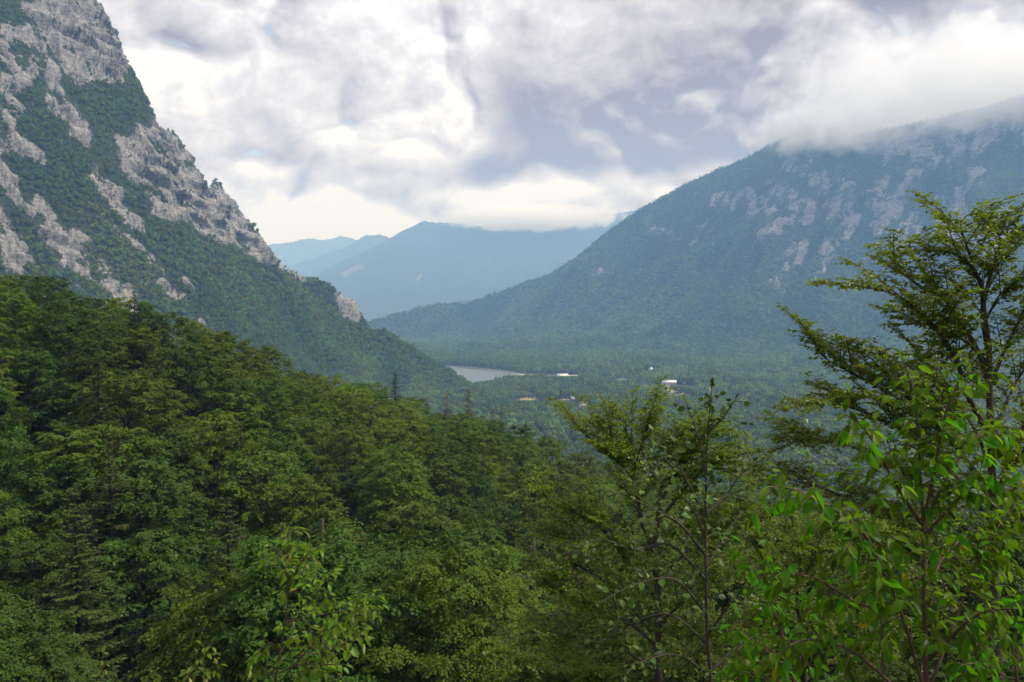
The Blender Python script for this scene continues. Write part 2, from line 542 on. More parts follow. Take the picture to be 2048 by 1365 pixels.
def strokes(P, S_, soft=1.0):
    """how far inside a set of pixel strokes each projected point lies (gaussian falloff)"""
    px, py = P
    m = np.zeros(px.shape)
    for (x0, y0, x1, y1, w, *a) in S_:
        dx, dy = x1 - x0, y1 - y0
        L2 = dx * dx + dy * dy + 1e-6
        t = np.clip(((px - x0) * dx + (py - y0) * dy) / L2, 0, 1)
        d = np.hypot(px - x0 - t * dx, py - y0 - t * dy) / w
        m = np.maximum(m, (a[0] if a else 1.0) * np.exp(-(d ** 2.5) * 0.7))
    return m

def set_rock(me, rock):
    a = me.attributes.new('rock', 'FLOAT', 'POINT')
    a.data.foreach_set('value', rock.astype(np.float32).ravel())

# --- left mountain: a spur that falls from upper left towards the lake
CL = crest([(-420, -620, 1150), (-150, -420, 1200), (60, -180, 1260), (200, 0, 1300), (238, 130, 1330), (285, 190, 1350), (345, 250, 1380),
            (400, 330, 1410), (435, 385, 1430), (475, 435, 1450), (525, 480, 1480), (560, 528, 1500), (640, 585, 1530), (740, 652, 1570), (830, 702, 1590),
            (900, 742, 1600), (950, 777, 1590), (1000, 806, 1500), (1060, 840, 1320)], 9, 6)
CL2 = crest([(430, 330, 1750), (520, 462, 1750), (570, 520, 1750), (620, 552, 1750), (670, 582, 1750), (695, 593, 1750), (708, 604, 1750)], 8, 6)
def h_left(x, y):
    z = np.maximum(cones(x, y, CL, 0.60, 22, 1.25, 1.55), cones(x, y, CL2, 0.50, 4, 1.0))
    s = x * 0.24 + y * 0.97
    d = x * 0.97 - y * 0.24
    k = np.clip((z + 5) / 120, 0, 1)
    wv = fbm(x / 160, y / 160, 3, 5) * 60
    gul = ridged((s + wv) / 150, (d + wv) / 620, 3, 3) - 0.62
    z = z + k * (gul * 62 + fbm(x / 70, y / 70, 4, 9) * 9)
    return z

ROCK_L = [(75, 10, 110, 60, 30, 1.3), (130, 0, 170, 110, 46, 1.6), (190, 30, 225, 130, 30, 1.6), (140, 130, 190, 145, 18, 1.4),
          (250, 285, 330, 275, 26, 1.6), (290, 340, 400, 345, 40, 1.7), (340, 400, 450, 450, 34, 1.7), (460, 460, 530, 510, 20, 1.6), (420, 400, 470, 440, 26, 1.7),
          (560, 530, 600, 560, 12), (690, 605, 710, 632, 16, 1.6),
          (10, 70, 40, 170, 22), (50, 60, 70, 150, 16), (80, 90, 110, 180, 14), (100, 185, 170, 275, 18), (150, 270, 215, 385, 17),
          (225, 390, 262, 465, 26), (0, 165, 30, 240, 26), (15, 250, 75, 330, 22), (0, 300, 12, 360, 18), (0, 440, 35, 540, 26), (45, 500, 60, 540, 12),
          (70, 400, 120, 470, 17), (95, 450, 170, 560, 26), (150, 480, 200, 570, 22), (190, 540, 260, 610, 24),
          (265, 480, 285, 500, 9), (295, 510, 320, 540, 8), (330, 570, 375, 620, 13), (385, 620, 400, 645, 10), (370, 560, 385, 580, 6), (20, 380, 60, 430, 12)]
nr_l = np.concatenate([np.arange(430, 760, 5.0), np.arange(760, 1700, 3.6), np.arange(1700, 2050, 9)])
xl, yl = polar(-41, 6, 660, nr_l)
zl = h_left(xl, yl)
PL = project(np.stack([xl, yl, zl], -1))
fl = fbm(xl / 22, (yl + zl) / 22, 4, 21)
rock_l = strokes((PL[0] + fl * 14, PL[1] + fl * 10 + fbm(xl / 9, zl / 9, 3, 5) * 5), ROCK_L)
rock_l *= np.clip(0.66 + fbm(xl / 16, (zl + yl) / 30, 4, 77) * 0.9, 0, 1.15)
# crags: push the rock out of the slope and break it into ledges
dx_ = fbm(zl / 13 + yl / 40, (yl - xl) / 30, 5, 41, 0.6)
ledge = np.abs(((zl + xl * 0.35 + fl * 14) / 26) % 1.0 - 0.5) * 2
fine_ = fbm(zl / 6 + yl / 9, (yl - xl) / 11, 4, 47, 0.6)
rib_ = ridged((yl * 0.97 + xl * 0.24 + fl * 12) / 40, zl / 170, 3, 51) - 0.62
push = rock_l * (dx_ * 20 + rib_ * 26 + fine_ * 7 + (ledge - 0.4) * 6 + 3)
VL = np.stack([xl + push * 0.72, yl - push * 0.60, zl + push * 0.15], -1)
keepl = zl > -6
me = mesh_np('mountain_left', VL.reshape(-1, 3), grid_faces(*xl.shape, keepl), [M['mount_left']], True)
set_rock(me, rock_l)
tag(link('mountain_left', me), 'steep wooded limestone spur with grey cliffs falling to the lake', 'mountain', kind='structure')

# --- right mountain
CR = crest([(3300, 260, 2300), (2900, 150, 2500), (2500, 90, 2800), (2300, 120, 3000), (2048, 185, 3350), (1900, 225, 3500), (1800, 245, 3600), (1720, 262, 3700),
            (1620, 246, 3800), (1530, 290, 3840), (1500, 308, 3860), (1370, 364, 3920), (1290, 410, 3960), (1245, 440, 3980), (1200, 474, 4000),
            (1171, 504, 4010), (1098, 546, 4050), (1000, 582, 4050), (930, 605, 4000), (880, 603, 3950), (840, 614, 3950),
            (730, 645, 3900), (640, 664, 3850)], 26, 8)
CR2 = crest([(1700, 640, 2700), (1450, 655, 2900), (1250, 665, 3000), (1050, 676, 3000), (900, 690, 2900), (840, 703, 2800)], 30, 12)
def h_right(x, y):
    dc = np.full(np.shape(x), 1e6)
    for cx, cy, _ in CR[::3]:
        np.minimum(dc, np.hypot(x - cx, y - cy), out=dc)
    z = np.maximum(cones(x, y, CR, 1.36, 60, 1.35), cones(x, y, CR2, 4.2, 100, 1.3))
    s = x * 0.80 - y * 0.60
    d = x * 0.60 + y * 0.80
    k = np.clip((z - 5) / 190, 0, 1) * np.clip(dc / 480, 0.06, 1)
    wv = fbm(x / 420, y / 420, 3, 55) * 130
    gul = ridged((s + wv) / 430, (d + wv) / 1500, 4, 13) - 0.62
    gul2 = ridged((s + wv * 0.6) / 150, (d + wv) / 700, 3, 17) - 0.62
    z = z + k * (gul * 250 + gul2 * 70 + fbm(x / 170, y / 170, 4, 19) * 22) + np.clip(z / 50, 0, 1) * np.clip(dc / 300, 0.15, 1) * fbm(x / 210, y / 210, 4, 23) * 20
    return z

ROCK_R = [(1590, 330, 1640, 345, 22), (1680, 350, 1650, 420, 24), (1560, 380, 1600, 410, 18), (1690, 420, 1760, 430, 34), (1770, 390, 1830, 360, 24),
          (1720, 470, 1800, 430, 28), (1780, 300, 1830, 285, 28), (1860, 310, 1900, 330, 22), (1920, 300, 1980, 270, 24), (1840, 470, 1900, 440, 32),
          (1890, 400, 1960, 360, 26), (1740, 530, 1800, 500, 24), (1880, 470, 1960, 420, 30), (1960, 500, 2048, 450, 34), (1600, 440, 1630, 420, 17),
          (1430, 405, 1500, 395, 15), (1480, 420, 1510, 400, 12), (1530, 470, 1570, 455, 14), (1600, 500, 1640, 480, 16), (1535, 575, 1575, 545, 13),
          (1590, 520, 1625, 490, 14), (1540, 410, 1545, 430, 7, 1.3), (1690, 478, 1632, 556, 5, 1.6), (1938, 330, 1936, 410, 4, 1.3), (1880, 330, 1874, 400, 4, 1.1),
          (1310, 460, 1345, 470, 9), (1380, 480, 1420, 450, 8), (1180, 548, 1230, 540, 6, .8), (1720, 560, 1760, 545, 12), (1990, 230, 2048, 260, 20)]
def rock_break(x, y, z):
    """scars run down the fall line and are broken by green"""
    s = x * 0.80 - y * 0.60
    d = x * 0.60 + y * 0.80
    return np.clip(0.56 + fbm(s / 30, d / 150, 5, 87, 0.62) * 1.7 + fbm(x / 25, (y + z) / 25, 3, 89) * 0.5, 0, 1.3)
nr_r = np.concatenate([np.arange(2150, 2700, 16.0), np.arange(2700, 4700, 8.5), np.arange(4700, 5600, 30)])
xr, yr = polar(-17, 40, 760, nr_r)
zr = h_right(xr, yr)
PR = project(np.stack([xr, yr, zr], -1))
fr_ = fbm(xr / 70, (yr + zr) / 70, 4, 61)
rock_r = strokes((PR[0] + fr_ * 26, PR[1] + fr_ * 20), ROCK_R)
rock_r *= rock_break(xr, yr, zr)
pr_ = rock_r * fbm(zr / 40 + yr / 90, (yr - xr) / 80, 5, 43, 0.6) * 26
VR = np.stack([xr - pr_ * 0.5, yr - pr_ * 0.7, zr], -1)
me = mesh_np('mountain_right', VR.reshape(-1, 3), grid_faces(*xr.shape, zr > -6), [M['mount_right']], True)
set_rock(me, rock_r)
tag(link('mountain_right', me), 'broad forested mountain with pale rock scars and its summit in cloud', 'mountain', kind='structure')

# --- far ranges
def far_range(name, pts, kw, w0, ex, a0, a1, radii, seed, label, rocks=()):
    C = crest(pts, 70, 0)
    x, y = polar(a0, a1, 300, radii)
    z = cones(x, y, C, kw, w0, ex)
    k = np.clip(z / 300, 0, 1)
    z = z + k * ((ridged((x + y * .3) / 900, y / 1600, 4, seed) - 0.6) * 90 + fbm(x / 260, y / 260, 4, seed + 1) * 14)
    me = mesh_np(name, np.stack([x, y, z], -1).reshape(-1, 3), grid_faces(*x.shape, z > -6), [M['mount_far']], True)
    Pp = project(np.stack([x, y, z], -1))
    set_rock(me, strokes(Pp, rocks) if rocks else np.zeros(x.shape))
    tag(link(name, me), label, 'mountain', kind='structure')
    return x, y, z
far_range('mountain_far', [(560, 640, 8800), (640, 590, 8900), (696, 540, 9000), (725, 504, 9000), (783, 478, 9000), (812, 462, 9000), (850, 443, 9000), (880, 445, 9000), (960, 452, 9100),
                           (1060, 446, 9200), (1150, 436, 9200), (1240, 426, 9200), (1400, 400, 9300)], 2.0, 100, 1.15, -24, 20, np.arange(5600, 10400, 42), 101,
          'blue hazy mountain range across the end of the valley with cloud on its crest',
          [(690, 548, 722, 535, 7, 0.62), (833, 560, 842, 550, 3, 0.8)])
far_range('mountain_farther', [(560, 540, 10600), (640, 512, 10600), (703, 486, 10600), (735, 471, 10600), (757, 467, 10600), (783, 476, 10600), (840, 505, 10600)], 1.7, 100, 1.15, -26, 0, np.arange(9800, 12000, 50), 106,
          'rounded blue hilltop behind the left end of the hazy range')
far_range('mountain_farthest', [(440, 500, 13000), (555, 488, 13000), (618, 478, 13000), (648, 481, 13000), (681, 472, 13000), (722, 481, 13000), (790, 492, 13000), (900, 500, 13000)], 1.6, 100, 1.1, -26, 0, np.arange(11600, 14200, 60), 111,
          'palest farthest mountain ridge low on the horizon')
far_range('foothill', [(1300, 520, 5900), (1200, 556, 5900), (1100, 578, 5900), (1000, 594, 5900), (930, 600, 5900)], 2.6, 200, 1.2, -10, 16, np.arange(5000, 6800, 40), 121,
          'low wooded foothills in the distance below the hazy range')

# --- valley floor with the lake basin
def ground_pt(px, py, z=0.0):
    d = at(px, py, 1000.0) - np.array([0, 0, CAM_Z])
    k = (z - CAM_Z) / d[2]
    return np.array([0, 0, CAM_Z]) + d * k
LK = np.array([ground_pt(*q)[:2] for q in [(640, 728), (760, 729), (880, 731), (950, 735), (1000, 741), (1034, 746), (1060, 748.5), (1100, 749.5), (1150, 751),
                                           (1180, 753), (1150, 757), (1090, 759), (1040, 761), (1000, 764), (968, 771), (900, 780), (800, 780), (640, 760)]])
def sdf_poly(x, y, Q):
    d = np.full(x.shape, 1e9)
    inside = np.zeros(x.shape, bool)
    for (x0, y0), (x1, y1) in zip(Q, np.roll(Q, -1, 0)):
        ex, ey = x1 - x0, y1 - y0
        t = np.clip(((x - x0) * ex + (y - y0) * ey) / (ex * ex + ey * ey), 0, 1)
        d = np.minimum(d, np.hypot(x - x0 - t * ex, y - y0 - t * ey))
        c = ((y0 > y) != (y1 > y)) & (x < ex * (y - y0) / (ey + 1e-12) + x0)
        inside ^= c
    return np.where(inside, -d, d)
def h_floor(x, y):
    sd = sdf_poly(x, y, LK) + fbm(x / 30, y / 30, 3, 71) * 6
    rise = np.clip(sd / 60, 0, 1) * (3 + fbm(x / 130, y / 130, 3, 75) * 3) + np.clip((x - 400) / 1500, 0, 1) * 12
    return np.where(sd > 0, np.minimum(sd * 0.12, 2.0) + rise, np.maximum(sd * 0.15, -4.0))
radf = np.concatenate([np.arange(250, 1300, 25), np.arange(1300, 2500, 8), np.arange(2500, 4000, 40), np.geomspace(4000, 15000, 20)])
xf, yf = polar(-45, 45, 420, radf)
zf = h_floor(xf, yf)
me = mesh_np('valley_floor', np.stack([xf, yf, zf], -1).reshape(-1, 3), grid_faces(*xf.shape), [M['valley']], True)
tag(link('valley_floor', me), 'flat wooded valley floor around the head of the lake', 'ground', kind='structure')
# the land goes on round the viewpoint as one wide sheet lower than everything else
th = np.linspace(0, 2 * math.pi, 97)[:-1]
rr = np.array([0.0, 200, 1000, 4000, 15000])
Vg = np.stack([np.outer(rr, np.cos(th)), np.outer(rr, np.sin(th)), np.full((5, 96), -6.0)], -1)
i = np.arange(4)[:, None] * 96; j = np.arange(96)[None, :]; k = (j + 1) % 96
me = mesh_np('ground', Vg.reshape(-1, 3), np.stack([i + j, i + 96 + j, i + 96 + k, i + k], -1).reshape(-1, 4), [M['valley']], True)
tag(link('ground', me), 'wide low ground that reaches to the horizon', 'ground', kind='structure')
mb = MB()
c_ = LK.mean(0)
n_ = len(LK)
big = c_ + (LK - c_) * 1.06
mb.add(np.concatenate([np.c_[big, np.zeros(n_)]]), np.array([list(range(n_))]))
tag(link('lake', mb.mesh('lake', [M['water']])), 'still grey green lake between the wooded slopes', 'lake', kind='structure')

# --- the near slope: interpolated through heights read off the ground under the trees
CP = np.array([(0, 0, 203.4), (0, -8, 204.5), (-15, -10, 205), (15, -10, 206), (0, -40, 210), (40, -40, 212), (-40, -40, 212), (0, 3, 202.6), (3, 5, 201.4), (-3, 5, 201.0),
               (6, 11, 197.4), (2, 13, 195.5), (-6, 11, 196), (14, 12, 199), (25, 20, 195), (0, 24, 186), (12, 26, 187), (-12, 24, 184), (30, 40, 182), (-30, 20, 186),
               (0, 46, 170), (-24, 50, 164), (-40, 45, 170), (20, 55, 167), (-19, 85, 158), (-40, 75, 166), (5, 85, 156), (40, 90, 155), (80, 70, 170), (90, 20, 200),
               (-73, 100, 191), (-90, 90, 198), (-59, 120, 184), (-39, 150, 172), (-16, 185, 158), (11, 230, 141), (52, 280, 121), (-60, 160, 178), (-140, 110, 214), (-75, 60, 190),
               (-110, 180, 188), (-90, 260, 160), (-40, 280, 140), (0, 330, 104), (60, 380, 76), (-120, 420, 118), (0, 520, 40), (150, 300, 96), (100, 180, 128), (180, 480, 24),
               (-60, 700, 10), (200, 700, -12), (-200, 700, 60), (-260, 300, 190), (-300, 100, 230), (300, 200, 120), (400, 500, -10), (-100, 900, -20), (250, 900, -30), (-300, 900, 20),
               (0, -150, 225), (150, -100, 220), (-150, -100, 225), (350, 0, 190)], float)
_r = np.hypot(CP[:, None, 0] - CP[None, :, 0], CP[:, None, 1] - CP[None, :, 1])
_n = len(CP)
_A = np.zeros((_n + 3, _n + 3))
_A[:_n, :_n] = np.sqrt(_r ** 2 + 9)
_A[:_n, _n:] = np.c_[np.ones(_n), CP[:, :2]]
_A[_n:, :_n] = _A[:_n, _n:].T
_w = np.linalg.solve(_A, np.r_[CP[:, 2], 0, 0, 0])
def h_near(x, y):
    x = np.asarray(x, float); y = np.asarray(y, float)
    z = _w[_n] + _w[_n + 1] * x + _w[_n + 2] * y
    for (cx, cy, _), w in zip(CP, _w[:_n]):
        z = z + w * np.sqrt((x - cx) ** 2 + (y - cy) ** 2 + 9)
    far_k = np.clip((np.hypot(x, y) - 6) / 30, 0, 1)
    return z + fbm(x / 14, y / 14, 4, 131) * 1.4 * far_k + fbm(x / 3, y / 3, 3, 133) * 0.12
radn = np.concatenate([np.arange(0.0, 20, 0.5), np.arange(20, 120, 1.5), np.arange(120, 400, 4), np.arange(400, 820, 12)])
ang = np.linspace(-180, 180, 241)
xn, yn = radn[None, :] * np.sin(np.radians(ang))[:, None], radn[None, :] * np.cos(np.radians(ang))[:, None]
zn = h_near(xn, yn)
behind = np.clip((-yn - 60) / 200, 0, 1)
zn = zn * (1 - behind * 0.2)
me = mesh_np('forest_slope', np.stack([xn, yn, zn], -1).reshape(-1, 3), grid_faces(*xn.shape), [M['forest_floor']], True)
tag(link('forest_slope', me), 'steep brown forest ground falling away below the viewpoint', 'slope', kind='structure')


# ------------------------------------------------------------------ forest trees
def make_broadleaf(seed, H, R, nc, nl, leaf):
    """tapered trunk, limbs, and a domed crown of drooping leaf clumps"""
    r = np.random.default_rng(seed)
    wood, crown = MB(), MB()
    tz = np.linspace(-1.5, H * 0.86, 9)
    lean = r.normal(0, 0.03, 2)
    tx = np.stack([lean[0] * tz + 0.12 * np.sin(tz * 0.5 + r.uniform(0, 6)), lean[1] * tz + 0.12 * np.cos(tz * 0.43 + r.uniform(0, 6)), tz], -1)
    wood.tube(tx, np.interp(tz, [0, H], [0.013 * H, 0.02]), 6)
    lobes = [(r.uniform(0, 6.28), r.uniform(0.3, 0.9), r.uniform(0.10, 0.35)) for _ in range(7)]
    wide_at = r.uniform(0.36, 0.5)
    A = r.uniform(0, 6)
    P, Dv, U, Ls = [], [], [], []
    for i in range(nc):
        t = 0.22 + 0.76 * ((i + r.uniform(0, 1)) / nc) ** 0.9
        A += 2.4 + r.normal(0, 0.35)
        env = math.sqrt(max(0.0, 1 - ((t - wide_at) / (1.02 - wide_at)) ** 2)) if t > wide_at else 1 - 0.45 * ((wide_at - t) / wide_at) ** 1.5
        lb = 0.80 + sum(w * math.exp(-((math.remainder(A - a, 6.283)) / 0.55) ** 2 - ((t - tt) / 0.14) ** 2) for a, tt, w in lobes) + r.normal(0, 0.10)
        inner = r.uniform() < 0.22
        L = R * env * max(0.3, lb) * (r.uniform(0.25, 0.6) if inner else 1.0)
        c = np.array([L * math.cos(A), L * math.sin(A), t * H])
        h0 = max(0.12 * H, t * H - L * (0.35 + 0.55 * t))
        b0 = np.array([np.interp(h0, tz, tx[:, 0]), np.interp(h0, tz, tx[:, 1]), min(h0, tz[-1])])
        c[:2] += b0[:2]
        q = np.linspace(0, 1, 5)[:, None]
        br = b0 + (c - b0) * q + np.array([0, 0, 1]) * (q * (1 - q)) * L * 0.25
        wood.tube(br, np.linspace(0.0055 * H * (1.1 - t), 0.012, 5), 4)
        rc = R * r.uniform(0.20, 0.33) * (0.75 + 0.35 * env)
        ax = np.array([math.cos(A), math.sin(A), 0.0]); ay = np.array([-math.sin(A), math.cos(A), 0.0])
        # a thick leafy heart keeps light from passing straight through
        nh = 34 if leaf > 0.2 else 84
        hp = norm(r.normal(size=(nh, 3))) * r.uniform(0.15, 0.62, (nh, 1)) * rc * np.array([1, 1, 0.42]) + c - np.array([0, 0, 0.16 * rc])
        hl = leaf * r.uniform(1.2, 1.9, nh)
        hd = norm(hp - c + r.normal(0, 0.3, (nh, 3)) * rc)
        scatter(crown, T_RHOMB, hp - hd * (hl * 0.4)[:, None], hd, np.array([0, 0, 1]) + r.normal(0, 0.55, (nh, 3)), hl, hl * 0.8)
        # the clump: short sprays fanning out and down from its centre
        ns = 7
        sa = r.uniform(-2.0, 2.0, ns)
        k = r.integers(0, ns, nl)
        f = r.uniform(0.05, 1, nl) ** 0.7
        ang = sa[k] + r.normal(0, 0.16, nl) * f
        rad = rc * f * r.uniform(0.75, 1.15, ns)[k]
        up = r.normal(0.22, 0.20, ns)[k]
        pos = c + ax * (np.cos(ang) * rad)[:, None] + ay * (np.sin(ang) * rad)[:, None]
        pos[:, 2] += rc * (up * f - 0.42 * f ** 2) + r.normal(0, 0.06, nl) * rc + 0.12 * rc
        dr = ax * np.cos(ang)[:, None] + ay * np.sin(ang)[:, None]
        P.append(pos)
        Dv.append(dr * r.uniform(0.5, 1, (nl, 1)) + np.cross([0, 0, 1.0], dr) * r.normal(0, 0.7, (nl, 1)) + np.array([0, 0, -0.3]))
        U.append(np.array([0, 0, 1]) + dr * 0.35 + r.normal(0, 0.35, (nl, 3)))
        Ls.append(leaf * r.uniform(0.6, 1.35, nl))
    Ls = np.concatenate(Ls)
    scatter(crown, T_RHOMB, np.concatenate(P), np.concatenate(Dv), np.concatenate(U), Ls, Ls * 0.62)
    return wood.mesh('broadleaf_trunk', [M['bark_dark']], True), crown.mesh('broadleaf_crown', [M['green']])

def make_spruce(seed, H, R, bare=0.0, leaf=0.27, top_only=1.0):
    r = np.random.default_rng(seed)
    wood, crown = MB(), MB()
    tz = np.linspace(-1.5, H, 10)
    wood.tube(np.stack([0.05 * np.sin(tz * 0.3), 0.05 * np.cos(tz * 0.37), tz], -1), np.interp(tz, [0, H], [0.012 * H, 0.02]), 6)
    P, Dv, U, Ls = [], [], [], []
    z = 0.16 * H
    while z < H * 0.985:
        t = z / H
        n = r.integers(5, 8)
        a0 = r.uniform(0, 6)
        for i in range(n):
            A = a0 + i * 6.283 / n + r.normal(0, 0.2)
            L = R * ((1 - t) ** 0.82 + 0.04) * r.uniform(0.5, 1.2)
            q = np.linspace(0, 1, 5)
            droop = -0.34 * (1 - t) + 0.22 * t
            z_b = z + r.normal(0, 0.016) * H
            zz = z_b + L * (droop * q + 0.20 * q ** 2.5)
            br = np.stack([np.cos(A) * L * q, np.sin(A) * L * q, zz], -1)
            wood.tube(br, np.linspace(0.035 * (1.1 - t), 0.008, 5), 3)
            if r.uniform() < bare:
                continue
            m = max(8, int(L / 0.028))
            f = r.uniform(0.12, 1.0, m)
            pos = np.stack([np.interp(f, q, br[:, c]) for c in range(3)], -1)
            side = np.where(r.uniform(size=m) < 0.5, -1.0, 1.0)
            out = np.array([math.cos(A), math.sin(A), droop * 0.6])
            lat = np.array([-math.sin(A), math.cos(A), 0])
            P.append(pos)
            Dv.append(out * r.uniform(0.35, 0.9, (m, 1)) + lat * (side * r.uniform(0.4, 1.0, m))[:, None] + np.array([0, 0, -0.32]))
            U.append(np.array([0, 0, 1]) + r.normal(0, 0.35, (m, 3)))
            Ls.append(leaf * r.uniform(0.6, 1.4, m) * (0.65 + 0.6 * (1 - t)))
        z += 0.025 * H * (1.1 - 0.45 * t)
    cm = None
    if P:
        Ls = np.concatenate(Ls)
        scatter(crown, T_RHOMB, np.concatenate(P), np.concatenate(Dv), np.concatenate(U), Ls, Ls * 0.5)
        cm = crown.mesh('spruce_crown', [M['needle']])
    return wood.mesh('spruce_trunk', [M['bark_dark']], True), cm

BROAD = [make_broadleaf(100 + i, 19, R_, 92, 190, 0.24) for i, R_ in enumerate((4.9, 5.4, 4.3, 5.7, 4.6, 5.1, 4.1, 5.2))]
BROAD_FINE = [make_broadleaf(200 + i, 18, R_, 115, 340, 0.165) for i, R_ in enumerate((4.9, 5.5, 4.5))]
SPRUCE = [make_spruce(300 + i, 22, R_) for i, R_ in enumerate((3.1, 3.6, 2.7))]

def set_mat(o, m):
    o.material_slots[0].link = 'OBJECT'
    o.material_slots[0].material = m

def tree(name, kind, loc, sc, rz, leafm, label, group, barkm=None, wide=1.0):
    root = empty(name, loc, label, 'tree', group)
    root.rotation_euler = (0, 0, rz)
    root.scale = (sc * wide, sc * wide, sc)
    t = link('trunk', kind[0], root)
    if barkm: set_mat(t, barkm)
    if kind[1] is not None:
        c = link('crown', kind[1], root)
        set_mat(c, leafm)
    return root

def top_limit(px):        # the line of tree tops of the near slope
    return np.interp(px, [-200, 0, 60, 180, 300, 420, 520, 640, 790, 900, 1000, 1100, 1300, 1600, 2100], [520, 548, 560, 600, 628, 665, 700, 738, 790, 815, 850, 892, 960, 1000, 1000])

# hand placed conifers, dead trees and snags: top pixel, depth, height, kind
special = [
    ('dark', 790, 742, 168, 21, 'tall dark pointed spruce rising above the broadleaf canopy'),
    ('dark', 268, 588, 122, 17, 'dark spruce tip against the pale rock of the left mountain'),
    ('olive', 528, 690, 140, 19, 'olive green spruce with a visible pole-like trunk below the mountain slope'),
    ('olive', 196, 708, 88, 16, 'wide drooping olive spruce among dark broadleaf trees'),
    ('olive', 330, 770, 92, 16, 'sparse olive spruce beside a wide drooping spruce'),
    ('olive', 215, 870, 70, 17, 'brownish olive spruce in front of tall broadleaf crowns'),
    ('olive', 148, 965, 58, 14, 'small brownish spruce between dark bare trunks'),
    ('olive', 452, 1000, 62, 13, 'narrow olive spruce above the young hornbeam'),
    ('olive', 480, 840, 96, 15, 'thin olive conifer with bare lower trunk among pale crowns'),
    ('brown', 936, 775, 185, 20, 'tall dead brown spruce standing at the forest edge'),
    ('brown', 985, 815, 195, 15, 'reddish brown dying conifer beside the tall dead spruce'),
    ('brown', 1003, 808, 205, 16, 'thin rust brown conifer behind the dying one'),
    ('brown', 893, 785, 190, 14, 'small rust brown dead treetop left of the tall dead spruce'),
    ('brown', 1150, 1090, 74, 9, 'low brown withered conifer in a gap of the canopy'),
]
taken = []
for kind, px, py, Y, H, lab in special:
    p = at(px, py, Y)
    gz = float(h_near(p[0], p[1]))
    Ht = max(8.0, p[2] - gz)
    k = SPRUCE[len(taken) % 3]
    lm = {'dark': M['needle'], 'olive': M['needle_olive'], 'brown': M['needle_brown']}[kind]
    if kind == 'brown':
        k = make_spruce(340 + len(taken), 22, 2.8, 0.25, 0.26)
    tree('spruce_tree', k, (p[0], p[1], gz), Ht / 22, rng.uniform(0, 6), lm, lab, 'conifers in the near forest', M['dead_wood'] if kind == 'brown' else None,
         wide={'olive': 1.4, 'dark': 1.25, 'brown': 1.15}[kind])
    taken.append((p[0], p[1]))

def snag(px, py, Y, H, lab, seed):
    r = np.random.default_rng(seed)
    p = at(px, py, Y)
    gz = float(h_near(p[0], p[1]))
    root = empty('dead_snag', (p[0], p[1], gz), lab, 'dead tree', 'bare dead snags')
    Ht = p[2] - gz
    mb = MB()
    z = np.linspace(-0.5, Ht, 8)
    mb.tube(np.stack([0.05 * np.sin(z), 0.04 * np.cos(z), z], -1), np.interp(z, [0, Ht], [0.26, 0.13]), 7)
    link('trunk', mb.mesh('snag_trunk', [M['dead_wood']], True), root)
    for i in range(16):
        A = r.uniform(0, 6.28); L = r.uniform(0.7, 1.9); h = Ht - r.uniform(0.1, 4.5)
        q = np.linspace(0, 1, 5)
        mb = MB()
        mb.tube(np.stack([np.cos(A) * L * q, np.sin(A) * L * q, h - L * (0.25 * q + 0.55 * q ** 2)], -1), np.linspace(0.035, 0.01, 5), 4)
        link('branch', mb.mesh('snag_branch', [M['dead_wood']], True), root)
    taken.append((p[0], p[1]))
snag(644, 1038, 62, 9, 'bare broken dead trunk with drooping twigs in the dark forest', 1)
snag(1068, 1075, 82, 9, 'short bare dead pole beside a brown withered conifer', 2)

# broadleaf trees of the near slope
cand = []
for gx in np.arange(-150, 175, 7.3):
    for gy in np.arange(28, 330, 7.3):
        sp = 1.0 if gy < 120 else 1.12
        if rng.uniform() > 1 / sp ** 2:
            continue
        x, y = gx + rng.uniform(-2.6, 2.6), gy + rng.uniform(-2.6, 2.6)
        if abs(x) > y * 0.80 + 6 or math.hypot(x, y) < 41 or (x > 2 and y < 42):
            continue
        if any((x - a) ** 2 + (y - b) ** 2 < 6 for a, b in taken):
            continue
        cand.append((x, y))
cand = np.array(cand)
cz = h_near(cand[:, 0], cand[:, 1])
cH = rng.uniform(15, 23, len(cand)) * np.where(rng.uniform(size=len(cand)) < 0.22, 0.68, 1.0)
keep, HH = [], []
for i, ((x, y), z, H) in enumerate(zip(cand, cz, cH)):
    px, py = project(np.array([x, y, z + H]))
    lim = top_limit(px) + rng.uniform(-26, 46)
    if py < lim:
        d = at(px, lim, y)
        H = d[2] - z
    if H < 6.5:
        continue
    keep.append(i); HH.append(H)
cand, cz, cH = cand[keep], cz[keep], np.array(HH)
order = np.argsort(np.hypot(cand[:, 0], cand[:, 1]))
buf = np.zeros((171, 256), bool)
gyv, gxv = np.mgrid[0:171, 0:256]
vis = np.zeros(len(cand))
for i in order:
    x, y = cand[i]
    cx, cy = project(np.array([x, y, cz[i] + cH[i] * 0.60]))
    rx = F * cH[i] * 0.28 / y / 8; ry = F * cH[i] * 0.40 / y / 8
    mk = ((gxv - cx / 8) / rx) ** 2 + ((gyv - cy / 8) / ry) ** 2 < 1
    vis[i] = (mk & ~buf).sum()
    buf |= mk
rank = np.argsort(-vis)
chosen = [i for i in rank[:290] if vis[i] > 0]
def tpx_(i):
    return float(project(np.array([cand[i][0], cand[i][1], cz[i] + cH[i]]))[0])
HUE = {'green': 'mid green', 'lime': 'bright yellowish green', 'deep': 'dark green', 'olive': 'olive green'}
